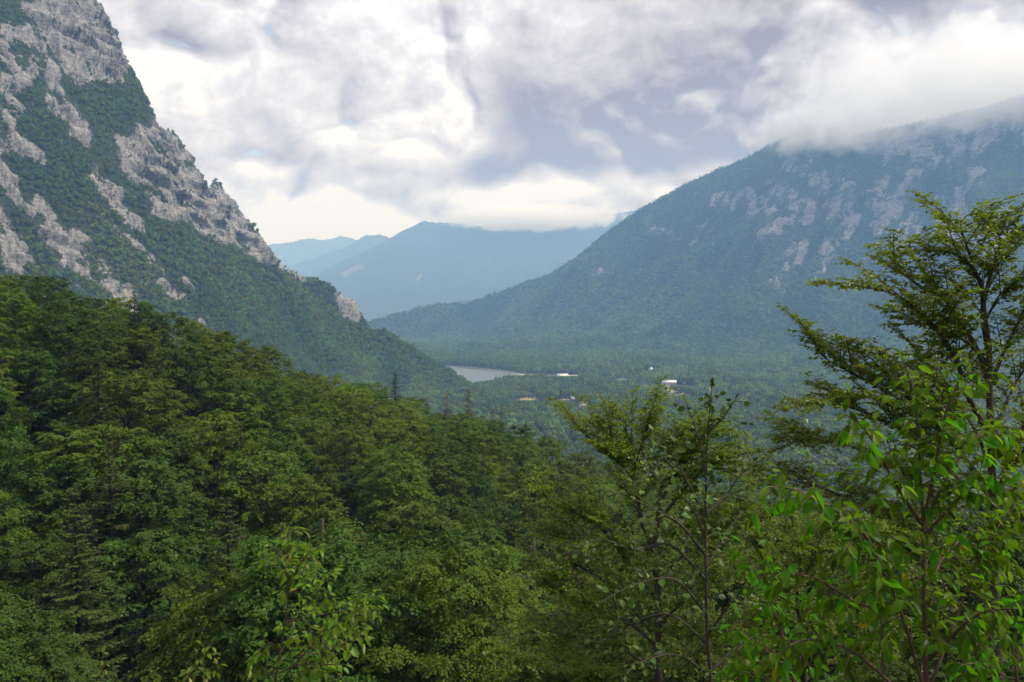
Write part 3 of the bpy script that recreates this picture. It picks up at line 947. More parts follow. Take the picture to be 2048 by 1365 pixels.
for n, i in enumerate(chosen):
    x, y = cand[i]
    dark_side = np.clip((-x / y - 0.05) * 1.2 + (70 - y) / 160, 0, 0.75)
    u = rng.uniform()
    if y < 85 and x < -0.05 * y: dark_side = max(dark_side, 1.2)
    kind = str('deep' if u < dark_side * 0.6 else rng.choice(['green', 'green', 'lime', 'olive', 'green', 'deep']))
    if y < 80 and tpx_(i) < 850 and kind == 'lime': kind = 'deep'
    fine = y < 66
    v = (BROAD_FINE if fine else BROAD)[rng.integers(3 if fine else 8)]
    hb = 18 if fine else 19
    small = cH[i] < 11
    size = 'low young' if small else 'tall' if cH[i] > 18 else 'medium'
    tpx, tpy = project(np.array([x, y, cz[i] + cH[i]]))
    dsp = [math.hypot(x - a, y - b) for a, b in taken[:len(special)]]
    js = int(np.argmin(dsp))
    if dsp[js] < 7.5:
        where = 'next to the ' + ' '.join(special[js][5].split()[:6])
    elif tpy < top_limit(tpx) + 42:
        where = 'on the upper forest edge below the left mountain'
    elif y < 62:
        where = 'in the dark hollow just below the viewpoint'
    else:
        where = 'inside the near slope forest'
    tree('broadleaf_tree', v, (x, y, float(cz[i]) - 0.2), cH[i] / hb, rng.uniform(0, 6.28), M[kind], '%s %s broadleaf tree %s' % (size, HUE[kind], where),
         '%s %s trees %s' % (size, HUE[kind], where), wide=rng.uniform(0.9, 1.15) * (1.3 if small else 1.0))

# ------------------------------------------------------------------ distant forest (nobody could count it)
def far_kind(seed, conifer):
    r = np.random.default_rng(seed)
    mb = MB()
    if conifer:
        n = 90
        t = r.uniform(0.12, 1, n)
        A = r.uniform(0, 6.28, n)
        rad = 0.20 * (1 - t) ** 0.85 + 0.012
        pos = np.stack([np.cos(A) * rad * 0.55, np.sin(A) * rad * 0.55, t], -1)
        d = np.stack([np.cos(A), np.sin(A), np.full(n, -0.35)], -1)
        L = rad * 0.75 + 0.03
        scatter(mb, T_RHOMB, pos, d, np.array([0, 0, 1]) + r.normal(0, 0.3, (n, 3)), L, L * 0.8)
        z = np.linspace(0, 0.97, 4)
        mb.tube(np.stack([z * 0, z * 0, z], -1), 0.10 * (1.0 - z) + 0.004, 6)
        return mb.mesh('far_conifer', [M['far_needle']])
    # a few lumps, each a rough ball wrapped in leaf clumps
    nl = 7
    for k in range(nl):
        A = r.uniform(0, 6.28)
        c = np.array([math.cos(A) * r.uniform(0, 0.22), math.sin(A) * r.uniform(0, 0.22), r.uniform(0.40, 0.80)])
        if k == 0: c = np.array([0, 0, 0.55])
        R = (0.27 if k == 0 else r.uniform(0.14, 0.22))
        n = 30
        z = r.uniform(-0.7, 1, n); a = r.uniform(0, 6.28, n)
        dr = np.stack([np.sqrt(1 - z * z) * np.cos(a), np.sqrt(1 - z * z) * np.sin(a), z], -1)
        tang = norm(np.cross(dr, r.normal(size=(n, 3))))
        L = R * r.uniform(0.5, 0.95, n)
        scatter(mb, T_RHOMB, c + dr * R * r.uniform(0.75, 1.05, (n, 1)) - tang * (L * 0.5)[:, None], tang + dr * r.normal(0, 0.35, (n, 1)), dr + r.normal(0, 0.3, (n, 3)), L, L * 0.85)
    z = np.linspace(0, 0.6, 3)
    mb.tube(np.stack([z * 0, z * 0, z], -1), 0.018, 4)
    # dark core so that crowns are not see-through
    th, ph = np.meshgrid(np.linspace(0, math.pi, 6), np.arange(8) * math.pi / 4, indexing='ij')
    V = np.stack([0.2 * np.sin(th) * np.cos(ph), 0.2 * np.sin(th) * np.sin(ph), 0.55 + 0.26 * np.cos(th)], -1)
    i = np.arange(5)[:, None] * 8; j = np.arange(8)[None, :]; k = (j + 1) % 8
    mb.add(V.reshape(-1, 3), np.stack([i + j, i + 8 + j, i + 8 + k, i + k], -1).reshape(-1, 4))
    return mb.mesh('far_broadleaf', [M['far']])

kinds = bpy.data.collections.new('distant_tree_kinds')
for i in range(6):
    kinds.objects.link(bpy.data.objects.new('kind_%02d' % i, far_kind(400 + i, i >= 5)))

def shrub_kind(seed):
    r = np.random.default_rng(seed)
    mb = MB()
    n = 1500
    A = r.uniform(0, 6.28, n); z = r.uniform(0, 1, n) ** 0.8
    rad = 0.45 * np.sqrt(np.clip(1 - (z - 0.45) ** 2 * 2.6, 0.05, 1)) * r.uniform(0.35, 1.05, n) * (0.8 + 0.3 * np.sin(A * 3 + z * 5))
    pos = np.stack([np.cos(A) * rad, np.sin(A) * rad, z], -1)
    d = np.stack([np.cos(A), np.sin(A), r.normal(-0.1, 0.4, n)], -1) + r.normal(0, 0.5, (n, 3))
    L = r.uniform(0.05, 0.10, n)
    scatter(mb, T_RHOMB, pos, d, np.array([0, 0, 1]) + r.normal(0, 0.5, (n, 3)), L, L * 0.6)
    for k in range(5):
        q = np.linspace(0, 0.8, 4)
        mb.tube(np.stack([np.cos(k * 1.3) * q * 0.35, np.sin(k * 1.3) * q * 0.35, q], -1), 0.012, 4)
    return mb.mesh('shrub', [M['shrub']])
kinds.objects.link(bpy.data.objects.new('kind_06', shrub_kind(450)))

def forest(name, pts, H, rz, idx, label, wide, tint):
    """one mesh of points; geometry nodes set a tree on each"""
    me = bpy.data.meshes.new(name)
    me.vertices.add(len(pts))
    me.vertices.foreach_set('co', np.asarray(pts, np.float32).ravel())
    for nm, typ, val in (('hgt', 'FLOAT', H), ('rz', 'FLOAT', rz), ('wide', 'FLOAT', wide), ('tint', 'FLOAT', tint)):
        a = me.attributes.new(nm, typ, 'POINT'); a.data.foreach_set('value', np.asarray(val, np.float32))
    a = me.attributes.new('idx', 'INT', 'POINT'); a.data.foreach_set('value', np.asarray(idx, np.int32))
    o = link(name, me)
    ng = bpy.data.node_groups.new(name, 'GeometryNodeTree')
    ng.interface.new_socket('Geometry', in_out='INPUT', socket_type='NodeSocketGeometry')
    ng.interface.new_socket('Geometry', in_out='OUTPUT', socket_type='NodeSocketGeometry')
    N = ng.nodes
    gi, go = N.new('NodeGroupInput'), N.new('NodeGroupOutput')
    ip = N.new('GeometryNodeInstanceOnPoints')
    ci = N.new('GeometryNodeCollectionInfo')
    ci.inputs['Collection'].default_value = kinds
    ci.inputs['Separate Children'].default_value = True
    ci.inputs['Reset Children'].default_value = True
    def attr(nm, typ):
        n = N.new('GeometryNodeInputNamedAttribute'); n.data_type = typ; n.inputs[0].default_value = nm
        return n.outputs[0]
    cr = N.new('ShaderNodeCombineXYZ'); ng.links.new(attr('rz', 'FLOAT'), cr.inputs[2])
    cs = N.new('ShaderNodeCombineXYZ')
    wv = attr('wide', 'FLOAT')
    ng.links.new(wv, cs.inputs[0]); ng.links.new(wv, cs.inputs[1]); ng.links.new(attr('hgt', 'FLOAT'), cs.inputs[2])
    L = ng.links
    L.new(gi.outputs[0], ip.inputs['Points'])
    L.new(ci.outputs[0], ip.inputs['Instance'])
    ip.inputs['Pick Instance'].default_value = True
    L.new(attr('idx', 'INT'), ip.inputs['Instance Index'])
    L.new(cr.outputs[0], ip.inputs['Rotation'])
    L.new(cs.outputs[0], ip.inputs['Scale'])
    L.new(ip.outputs[0], go.inputs[0])
    md = o.modifiers.new('trees', 'NODES'); md.node_group = ng
    return tag(o, label, 'forest', kind='stuff')

def horizon_visible(x, y, z, top, polar_a, radii, zgrid, slack=0.004):
    """is the tree top above everything nearer in the same direction?"""
    ang_ = (zgrid - CAM_Z) / radii[None, :]
    cm = np.maximum.accumulate(ang_, axis=1)
    a = np.degrees(np.arctan2(x, y))
    ia = np.clip(np.round((a - polar_a[0]) / (polar_a[1] - polar_a[0]) * (len(zgrid) - 1)).astype(int), 0, len(zgrid) - 1)
    r = np.hypot(x, y)
    ir = np.clip(np.searchsorted(radii, r) - 2, 0, len(radii) - 1)
    return (top - CAM_Z) / r >= cm[ia, ir] - slack

# valley buildings and meadows keep the trees off (see below): pixel, half width, clear length in front
CLEAR = [(1125, 752, 26, 60), (1335, 773, 30, 40), (1362, 773, 24, 40), (1337, 783, 10, 60), (1355, 792, 22, 75), (1055, 801, 22, 60), (1130, 803, 20, 60), (1166, 819, 16, 70),
         (1242, 761, 13, 60), (1300, 743, 10, 50), (1311, 741, 8, 50), (1372, 742, 6, 50), (1066, 790, 6, 45)]
CLP = [(ground_pt(a, b, 4.0), hw, fr) for a, b, hw, fr in CLEAR]

def jitter_grid(x0, x1, y0, y1, step):
    gx, gy = np.meshgrid(np.arange(x0, x1, step), np.arange(y0, y1, step))
    gx = gx.ravel() + rng.uniform(-.48, .48, gx.size) * step
    gy = gy.ravel() + rng.uniform(-.48, .48, gy.size) * step
    return gx, gy

# shrubs and young growth under and between the near trees
x, y = jitter_grid(-130, 190, 9, 300, 2.3)
k = (np.abs(x) < y * 0.85 + 8) & (rng.uniform(size=len(x)) < np.interp(y, [0, 60, 300], [1, 0.8, 0.22])) & (np.hypot(x, y) > 11)
x, y = x[k], y[k]
z = h_near(x, y)
H = rng.uniform(1.6, 4.2, len(x)) * np.interp(y, [9, 30, 60], [0.45, 0.85, 1.25])
pj = project(np.stack([x, y, z + H], -1))
k = pj[1] > np.where(pj[0] < 1150, top_limit(pj[0]) + 60, 1010)
x, y, z, H = x[k], y[k], z[k], H[k]
forest('undergrowth', np.stack([x, y, z - 0.3], -1), H, rng.uniform(0, 6.28, len(x)), np.full(len(x), 6), 'leafy shrubs and young growth covering the near forest ground', H * rng.uniform(0.9, 1.5, len(x)),
       np.clip(0.45 + fbm(x / 9, y / 9, 3, 175) * 0.9, 0, 1))

# left mountain
x, y = jitter_grid(-1150, 260, 480, 1830, 4.7)
a_ = np.degrees(np.arctan2(x, y))
k = (a_ > -39) & (a_ < 5)
x, y = x[k], y[k]
z = h_left(x, y)
hn = h_near(x, y)
k = (z > 4) & (z > hn)
x, y, z = x[k], y[k], z[k]
H = np.clip(13.5 - z / 110, 6.0, 14) * rng.uniform(0.6, 1.3, len(x))
k = horizon_visible(x, y, z, z + H, (-41, 6), nr_l, zl, 0.006)
x, y, z, H = x[k], y[k], z[k], H[k]
pp = project(np.stack([x, y, z], -1))
f_ = fbm(x / 22, (y + z) / 22, 4, 21)
rk = strokes((pp[0] + f_ * 14, pp[1] + f_ * 10), ROCK_L) * np.clip(0.66 + fbm(x / 16, (z + y) / 30, 4, 77) * 0.9, 0, 1.15)
k = rng.uniform(0.2, 0.95, len(x)) > rk
H = np.where(rk > 0.2, H * np.where(rk > 0.5, 0.4, 0.62), H)
x, y, z, H = x[k], y[k], z[k], H[k]
idx = np.where(rng.uniform(size=len(x)) < 0.05, 5, rng.integers(0, 5, len(x)))
forest('mountain_forest', np.stack([x, y, z - 0.4], -1), H, rng.uniform(0, 6.28, len(x)), idx,
       'dense dark green forest clinging to the steep left spur', H * rng.uniform(0.95, 1.35, len(x)), np.clip(0.5 + fbm(x / 60, y / 60, 3, 171) * 0.8 + rng.normal(0, 0.18, len(x)), 0, 1))

# valley floor, right mountain and the ground behind the near crest
def valley_z(x, y):
    return np.maximum(h_floor(x, y), h_right(x, y))
xs, ys = [], []
for (y0, y1, st) in ((380, 1200, 8.6), (1200, 2000, 8.6), (2000, 2800, 9.0), (2800, 4250, 9.6)):
    a, b = jitter_grid(-1250, y1 * 0.80, y0, y1, st)
    k = (np.abs(np.degrees(np.arctan2(a, b)) - 11.5) < 28)
    xs.append(a[k]); ys.append(b[k])
x, y = np.concatenate(xs), np.concatenate(ys)
hr, hf, hn, hl = h_right(x, y), h_floor(x, y), h_near(x, y), h_left(x, y)
z = np.maximum(np.maximum(hr, hf), np.where(np.hypot(x, y) < 815, hn, -99))
k = (hl < z + 1) & ((sdf_poly(x, y, LK) > 4) | (hr > 6))
x, y, z, hr = x[k], y[k], z[k], hr[k]
H = rng.uniform(10, 21, len(x)) * np.where(rng.uniform(size=len(x)) < 0.25, 0.65, 1.0)
H *= np.interp(z, [0, 300, 900], [1.0, 0.85, 0.5])
patch = fbm(x / 90, y / 90, 3, 151)
H *= 1 + 0.55 * patch
sdl = sdf_poly(x, y, LK)
nearshore = (sdl < 170) & (y < 1790)
H = np.where(nearshore, np.minimum(H, 11), H)
r_ = np.hypot(x, y)
pp = project(np.stack([x, y, z], -1))
ok = np.ones(len(x), bool)
for c, hw, fr in CLP:
    rc = math.hypot(c[0], c[1])
    lat = (x * c[1] - y * c[0]) / rc
    lon = (x * c[0] + y * c[1]) / rc - rc
    ins = (np.abs(lat) < hw * rc / F * 1.15 + 2) & (lon > -fr - 130) & (lon < 14)
    allow = CAM_Z - (CAM_Z - 5.0) * (rc + lon) / rc - z        # do not rise above the line of sight
    ok &= ~(ins & (lon > -fr))
    cut = ins & (lon <= -fr)
    H = np.where(cut, np.minimum(H, np.maximum(allow, 0)), H)
    ok &= ~(cut & (H < 3.5))
f_ = fbm(x / 70, (y + z) / 70, 4, 61)
rk = strokes((pp[0] + f_ * 26, pp[1] + f_ * 20), ROCK_R) * rock_break(x, y, z)
ok &= rng.uniform(0.15, 0.8, len(x)) > rk
vz = valley_z(xr, yr)
okr = horizon_visible(x, y, z, z + H, (-17, 40), nr_r, zr, 0.006) | (r_ < 2300)
ok &= okr
x, y, z, H, patch = x[ok], y[ok], z[ok], H[ok], patch[ok]
conif = np.where((z < 25), 0.30, 0.10) + 0.25 * patch
idx = np.where(rng.uniform(size=len(x)) < conif, 5, rng.integers(0, 5, len(x)))
forest('valley_forest', np.stack([x, y, z - 0.4], -1), np.where(idx == 5, H * 1.25, H), rng.uniform(0, 6.28, len(x)), idx,
       'unbroken mixed forest over the valley floor and the right mountain', np.where(idx == 5, H, H * rng.uniform(1.05, 1.7, len(x))), np.clip(0.52 + fbm(x / 150, y / 150, 4, 173) * 0.7 + np.clip(z / 80, 0, 1) * fbm((x * 0.8 - y * 0.6) / 75, (x * 0.6 + y * 0.8) / 420, 3, 177) * 0.7 + rng.normal(0, 0.2, len(x)), 0, 1))  # fall-line streaks in the tint imitate light and shade of gullies
N_FAR = len(x)

# ------------------------------------------------------------------ valley buildings, shore, meadows
def floor_at(x, y):
    return float(h_floor(np.array([x]), np.array([y]))[0])

def patch_sheet(name, pix, mat, label, cat, lift=0.5):
    Q = np.array([ground_pt(a, b, 3.0) for a, b in pix])
    Q[:, 2] = [max(0.05, floor_at(q[0], q[1])) + lift for q in Q]
    c = Q.mean(0)
    c[2] = max(c[2], floor_at(c[0], c[1]) + lift)
    V = np.vstack([Q, c])
    n = len(Q)
    me = mesh_np(name, V, np.array([[i, (i + 1) % n, n] for i in range(n)]), [mat])
    return tag(link(name, me), label, cat, kind='structure')

patch_sheet('beach', [(1034, 746.3), (1060, 747.2), (1080, 748.2), (1100, 749.0), (1100, 750.2), (1070, 750.2), (1046, 749.6), (1036, 748.2)], M['gravel'], 'pale gravel beach at the end of the lake', 'beach')
patch_sheet('beach', [(1120, 748.6), (1180, 749.6), (1182, 751.8), (1150, 752.2), (1120, 751.2)], M['gravel'], 'short gravel strip beside the lakeside boathouse', 'beach')
patch_sheet('shore', [(890, 730.8), (950, 734.6), (1000, 740.8), (1030, 745.2), (1030, 745.9), (1000, 741.4), (950, 735.1), (890, 731.3)], M['shore'], 'thin pale shoreline along the far bank of the lake', 'shore', 0.3)
patch_sheet('meadow', [(1338, 779), (1366, 778), (1368, 792), (1352, 796), (1334, 795)], M['meadow'], 'dry tan meadow beside the long white hotel', 'meadow')
patch_sheet('meadow', [(1040, 797), (1071, 797), (1071, 804), (1060, 806), (1040, 803)], M['meadow'], 'narrow yellow meadow among trees before the lake', 'meadow')
patch_sheet('meadow', [(1118, 797), (1142, 797), (1146, 804), (1120, 805)], M['meadow'], 'small yellow meadow beside a dark roofed barn', 'meadow')
patch_sheet('meadow', [(1234, 757), (1250, 757), (1252, 764), (1232, 764)], M['meadow_green'], 'light green clearing in the valley forest', 'meadow')

def house(name, px, py, w, d, h, roof_h, rz, roofm, wallm, label, cat, nwin=4, storeys=1):
    c = ground_pt(px, py, 4.0)
    z0 = floor_at(c[0], c[1]) - 0.3
    root = empty(name, (c[0], c[1], z0), label, cat)
    root.rotation_euler = (0, 0, rz)
    mb = MB()
    V = np.array([[-w/2, -d/2, 0], [w/2, -d/2, 0], [w/2, d/2, 0], [-w/2, d/2, 0], [-w/2, -d/2, h], [w/2, -d/2, h], [w/2, d/2, h], [-w/2, d/2, h],
                  [-w/2, 0, h + roof_h], [w/2, 0, h + roof_h]])
    mb.add(V, [[0, 1, 5, 4], [2, 3, 7, 6], [0, 3, 2, 1]], ); mb.add(V, [[1, 2, 6], [1, 6, 5], [5, 6, 9], [3, 0, 4], [3, 4, 7], [7, 4, 8]])
    link('wall', mb.mesh('house_wall', [wallm]), root)
    e = 0.8
    for s in (-1, 1):
        mb = MB()
        a = np.array([[-w/2 - e, s * (d/2 + e), h - roof_h * e / (d/2)], [w/2 + e, s * (d/2 + e), h - roof_h * e / (d/2)], [w/2 + e, 0, h + roof_h], [-w/2 - e, 0, h + roof_h]])
        mb.add(np.vstack([a + [0, 0, 0.12], a + [0, 0, 0.42]]), [[0, 1, 2, 3], [7, 6, 5, 4], [0, 4, 5, 1], [1, 5, 6, 2], [2, 6, 7, 3], [3, 7, 4, 0]])
        rf = link('roof', mb.mesh('house_roof', [roofm]), root)
    for st in range(storeys):
        for i in range(nwin):
            mb = MB()
            xw = -w/2 + w * (i + 0.5) / nwin
            mb.box((xw, -d/2 - 0.03, (st + 0.55) * h / storeys), (min(1.6, w / nwin * 0.55), 0.16, h / storeys * 0.48))
            link('window', mb.mesh('house_window', [M['glass']]), root)
    mb = MB(); mb.box((w * 0.08, -d/2 - 0.04, 1.1), (1.2, 0.2, 2.2)); link('door', mb.mesh('house_door', [M['wood']]), root)
    mb = MB(); mb.box((w * 0.2, d * 0.12, h + roof_h * 0.95), (0.9, 0.9, 2.4)); link('chimney', mb.mesh('house_chimney', [wallm]), rf)
    return root
house('boathouse', 1125, 750.5, 29, 13, 5.0, 6.5, 0.10, M['roof_light'], M['wood'], 'lakeside boathouse with a broad pale roof at the water edge', 'boathouse', 6)
house('hotel', 1338, 772, 32, 15, 8.5, 4.0, 0.04, M['roof_light'], M['plaster'], 'long white flat-topped hotel building in the valley forest', 'hotel', 9, 2)
house('hotel', 1364, 770.5, 15, 12, 8.0, 3.5, 0.04, M['roof_light'], M['plaster'], 'short white hotel wing half hidden behind a tree', 'hotel', 4, 2)
house('house', 1333, 780, 13, 10, 5.0, 4.0, 0.5, M['roof_red'], M['plaster'], 'small house with dull red roof below the white hotel', 'house', 3)
house('house', 1333, 788, 14, 10, 5.0, 4.0, 0.9, M['roof_red'], M['plaster'], 'red roofed house at the corner of the tan meadow', 'house', 3)
house('barn', 1148, 804, 14, 10, 4.5, 5.0, 0.3, M['roof_grey'], M['wood'], 'grey roofed barn beside the small yellow meadow', 'barn', 2)
house('house', 1166, 818, 13, 11, 4.5, 5.0, 0.35, M['roof_grey'], M['plaster'], 'lone house with a large light grey roof among trees', 'house', 3)
house('house', 1240, 758.5, 10, 9, 5.0, 4.0, 0.2, M['roof_red'], M['plaster'], 'small house at the edge of the light green clearing', 'house', 2)
house('house', 1300, 741.5, 12, 9, 5.0, 4.0, 0.0, M['roof_light'], M['plaster'], 'tiny white house on the rising ground behind the hotel', 'house', 2)
house('house', 1372, 740.5, 11, 9, 5.0, 4.0, 0.0, M['roof_red'], M['plaster'], 'tiny pale house up the slope beyond the hotel', 'house', 2)
# jetty at the boathouse
c = ground_pt(1104, 751.5, 0.0)
root = empty('jetty', (c[0], c[1], 0), 'low wooden jetty on the lake beside the boathouse', 'jetty')
mb = MB(); mb.box((0, 0, 0.9), (26, 3.2, 0.35)); link('deck', mb.mesh('jetty_deck', [M['wood']]), root)
for i in range(6):
    mb = MB(); mb.tube([[-12 + i * 4.8, 0, -3.5], [-12 + i * 4.8, 0, 0.8]], 0.3, 8); link('post', mb.mesh('jetty_post', [M['wood']]), root)

# ------------------------------------------------------------------ near trees and saplings
def smooth_line(P, step):
    """Catmull-Rom through the points, evenly resampled"""
    P = np.asarray(P, float)
    Q = np.vstack([2 * P[0] - P[1], P, 2 * P[-1] - P[-2]])
    out = []
    for i in range(1, len(Q) - 2):
        p0, p1, p2, p3 = Q[i - 1:i + 3]
        t = np.linspace(0, 1, 12, endpoint=False)[:, None]
        out.append(0.5 * ((2 * p1) + (-p0 + p2) * t + (2 * p0 - 5 * p1 + 4 * p2 - p3) * t ** 2 + (-p0 + 3 * p1 - 3 * p2 + p3) * t ** 3))
    out.append(P[-1:])
    C = np.concatenate(out)
    s = np.concatenate([[0], np.cumsum(np.linalg.norm(np.diff(C, axis=0), axis=1))])
    n = max(4, int(s[-1] / step) + 1)
    u = np.linspace(0, s[-1], n)
    return np.stack([np.interp(u, s, C[:, k]) for k in range(3)], -1)

def leaf_strip(r, line, step, leaf, side0, spread, droop, jitter, P, Dv, U, Ls, start=0.0):
    s = np.concatenate([[0], np.cumsum(np.linalg.norm(np.diff(line, axis=0), axis=1))])
    u = np.arange(s[-1] * start + step * 0.5, s[-1], step)
    if len(u) == 0: u = np.array([s[-1]])
    pos = np.stack([np.interp(u, s, line[:, k]) for k in range(3)], -1)
    tan = norm(np.stack([np.interp(u + 0.02, s, line[:, k]) - np.interp(u - 0.02, s, line[:, k]) for k in range(3)], -1) + 1e-6)
    n = len(u)
    sd = np.where((np.arange(n) + side0) % 2 == 0, 1.0, -1.0)[:, None]
    lat = norm(np.cross(tan, np.array([0, 0, 1.0])) + r.normal(0, 0.15, (n, 3)))
    d = tan * (1 - spread) + lat * sd * spread + r.normal(0, jitter, (n, 3))
    d[:, 2] -= droop * r.uniform(0.3, 1.5, n)
    P.append(pos); Dv.append(norm(d))
    U.append(np.array([0, 0, 1.0]) + r.normal(0, 0.5, (n, 3)))
    Ls.append(leaf * r.uniform(0.65, 1.25, n) * np.interp(u / s[-1], [0, 0.6, 1], [0.85, 1.0, 0.7]))
    # one leaf at the tip
    P.append(line[-1:]); Dv.append(norm(line[-1:] - line[-2:-1]) + np.array([[0, 0, -droop]])); U.append(np.array([[0, 0, 1.0]])); Ls.append(np.array([leaf * 0.8]))

def near_tree(name, label, trunk, limbs, Yt, seed, leaf=0.068, group=None, r0=0.12, second=4, mat='beech', step=0.036, dens=0.11, loc_leaf=290, barkm='bark'):
    r = np.random.default_rng(seed)
    T = smooth_line([at(px, py, Yt) for px, py in trunk], 0.3)
    bx, by = T[0][0], T[0][1]
    gz = float(h_near(bx, by))
    base = np.array([bx, by, gz])
    T = np.vstack([[bx + 0.05, by, gz - 0.5], [bx, by, gz + 0.2], T[T[:, 2] > gz + 0.5]])
    root = empty(name, base, label, 'tree', group)
    mb = MB(); mb.tube(T - base, np.interp(np.arange(len(T)), [0, len(T) - 1], [r0, r0 * 0.35]), 9)
    link('trunk', mb.mesh('near_trunk', [M[barkm]], True), root)
    P, Dv, U, Ls = [], [], [], []
    todo, own, brs = [], [], []
    for l in limbs:
        pts, Y0, Y1 = l[0], l[1], l[2]
        n = len(pts)
        q = np.array([at(px, py, Y0 + (Y1 - Y0) * i / (n - 1)) for i, (px, py) in enumerate(pts)])
        L = smooth_line(q, 0.12)
        ra = l[3] if len(l) > 3 else 0.035
        mb = MB(); mb.tube(L - base, np.linspace(ra, 0.006, len(L)), 6)
        brs.append(link('branch', mb.mesh('near_branch', [M[barkm]], True), root))
        todo.append((L, 0.30, 1, len(brs) - 1))
    twig = MB()
    while todo:
        L, start, lev, bi = todo.pop()
        n_before = len(P)
        s = np.concatenate([[0], np.cumsum(np.linalg.norm(np.diff(L, axis=0), axis=1))])
        tot = s[-1]
        if lev == 1:                                      # secondary limbs
            for k in range(int(second * max(0.8, tot / 1.05))):
                f = r.uniform(0.22, 0.95)
                i = int(f * (len(L) - 2))
                t = norm(L[i + 1] - L[i])
                lat = norm(np.cross(t, [0, 0, 1])) * (1 if k % 2 else -1)
                d = norm(t * 0.75 + lat * r.uniform(0.25, 0.95) + np.array([0, 0, r.uniform(-0.05, 0.55)]) + r.normal(0, 0.15, 3))
                ln = r.uniform(0.5, 1.25) * (1.15 - 0.5 * f)
                q = np.linspace(0, 1, 7)[:, None]
                sub = L[i] + d * q * ln + np.array([0, 0, 0.12]) * ln * np.sin(q * 2.2) + lat * 0.1 * q ** 2 * ln
                twig.tube(sub - base, np.linspace(0.011, 0.004, 7), 4)
                todo.append((sub, 0.15, 2, bi))
        side = r.integers(2)
        for u in np.arange(tot * start, tot, dens * (1.0 if lev == 1 else 0.7)):
            p = np.array([np.interp(u, s, L[:, k]) for k in range(3)])
            p2 = np.array([np.interp(min(tot, u + 0.06), s, L[:, k]) for k in range(3)])
            p1 = np.array([np.interp(max(0, u - 0.06), s, L[:, k]) for k in range(3)])
            t = norm(p2 - p1)
            lat = norm(np.cross(t, [0, 0, 1]) + r.normal(0, 0.1, 3)) * (1 if side % 2 else -1)
            side += 1
            d = norm(t * 0.7 + lat * 0.75 + np.array([0, 0, r.normal(0.08, 0.18)]))
            ln = r.uniform(0.22, 0.52) * (1.1 - 0.45 * u / tot) * (1.0 if lev == 1 else 0.8)
            q = np.linspace(0, 1, 5)[:, None]
            br = p + d * q * ln + np.array([0, 0, -0.10]) * q ** 2 * ln
            twig.tube(br - base, np.linspace(0.0045, 0.002, 5), 3)
            leaf_strip(r, br, step, leaf, side, 0.55, 0.16, 0.18, P, Dv, U, Ls)
            for f in ((0.3, 0.6) if lev == 1 else (0.4,)):            # finest twigs
                if r.uniform() < 0.1: continue
                d2 = norm(d * 0.7 + np.cross(d, [0, 0, 1]) * r.choice([-0.8, 0.8]) + r.normal(0, 0.2, 3))
                b2 = p + d * ln * f + d2 * q * ln * r.uniform(0.45, 0.75)
                twig.tube(b2 - base, [0.003, 0.0025, 0.002, 0.0018, 0.0015], 3)
                leaf_strip(r, b2, step, leaf, side, 0.55, 0.16, 0.18, P, Dv, U, Ls)
        leaf_strip(r, L, step * 1.5, leaf, side, 0.55, 0.16, 0.2, P, Dv, U, Ls, 0.6)
        own += [np.full(len(a), bi) for a in P[n_before:]]
    link('twigs', twig.mesh('near_twigs', [M[barkm]]), root)['kind'] = 'stuff'
    P, Dv, U, Ls, own = (np.concatenate(a) for a in (P, Dv, U, Ls, own))
    P = P - base
    # the leaves that show largest (nearest, in view) are objects of their own, the rest one mass
    px, py = project(P + base)
    inn = (px > 0) & (px < 2048) & (py > 0) & (py < 1365)
    score = Ls / (P[:, 1] + base[1]) * inn
    big_ = np.argsort(-score)[:loc_leaf]
    rest = np.setdiff1d(np.arange(len(P)), big_)
    mb = MB(); scatter(mb, T_LEAF4, P[rest], Dv[rest], U[rest], Ls[rest], Ls[rest] * 0.68)
    link('foliage', mb.mesh('near_foliage', [M[mat]]), root)['kind'] = 'stuff'
    lm = mesh_np('beech_leaf', T_LEAF[0] * [1, 0.68, 1], T_LEAF[1], [M[mat]])
    place_leaves([brs[i] for i in own[big_]], [lm], P[big_], Dv[big_], U[big_], Ls[big_])
    return len(P)

def place_leaves(parents, meshes, P, Dv, U, Ls):
    d, w, n = frames(Dv, U)
    for i in range(len(P)):
        o = bpy.data.objects.new('leaf', meshes[i % len(meshes)])
        COL.objects.link(o)
        o.parent = parents[i]
        L = float(Ls[i])
        o.matrix_local = Matrix(((d[i][0] * L, w[i][0] * L, n[i][0] * L, P[i][0]), (d[i][1] * L, w[i][1] * L, n[i][1] * L, P[i][1]),
                                 (d[i][2] * L, w[i][2] * L, n[i][2] * L, P[i][2]), (0, 0, 0, 1)))

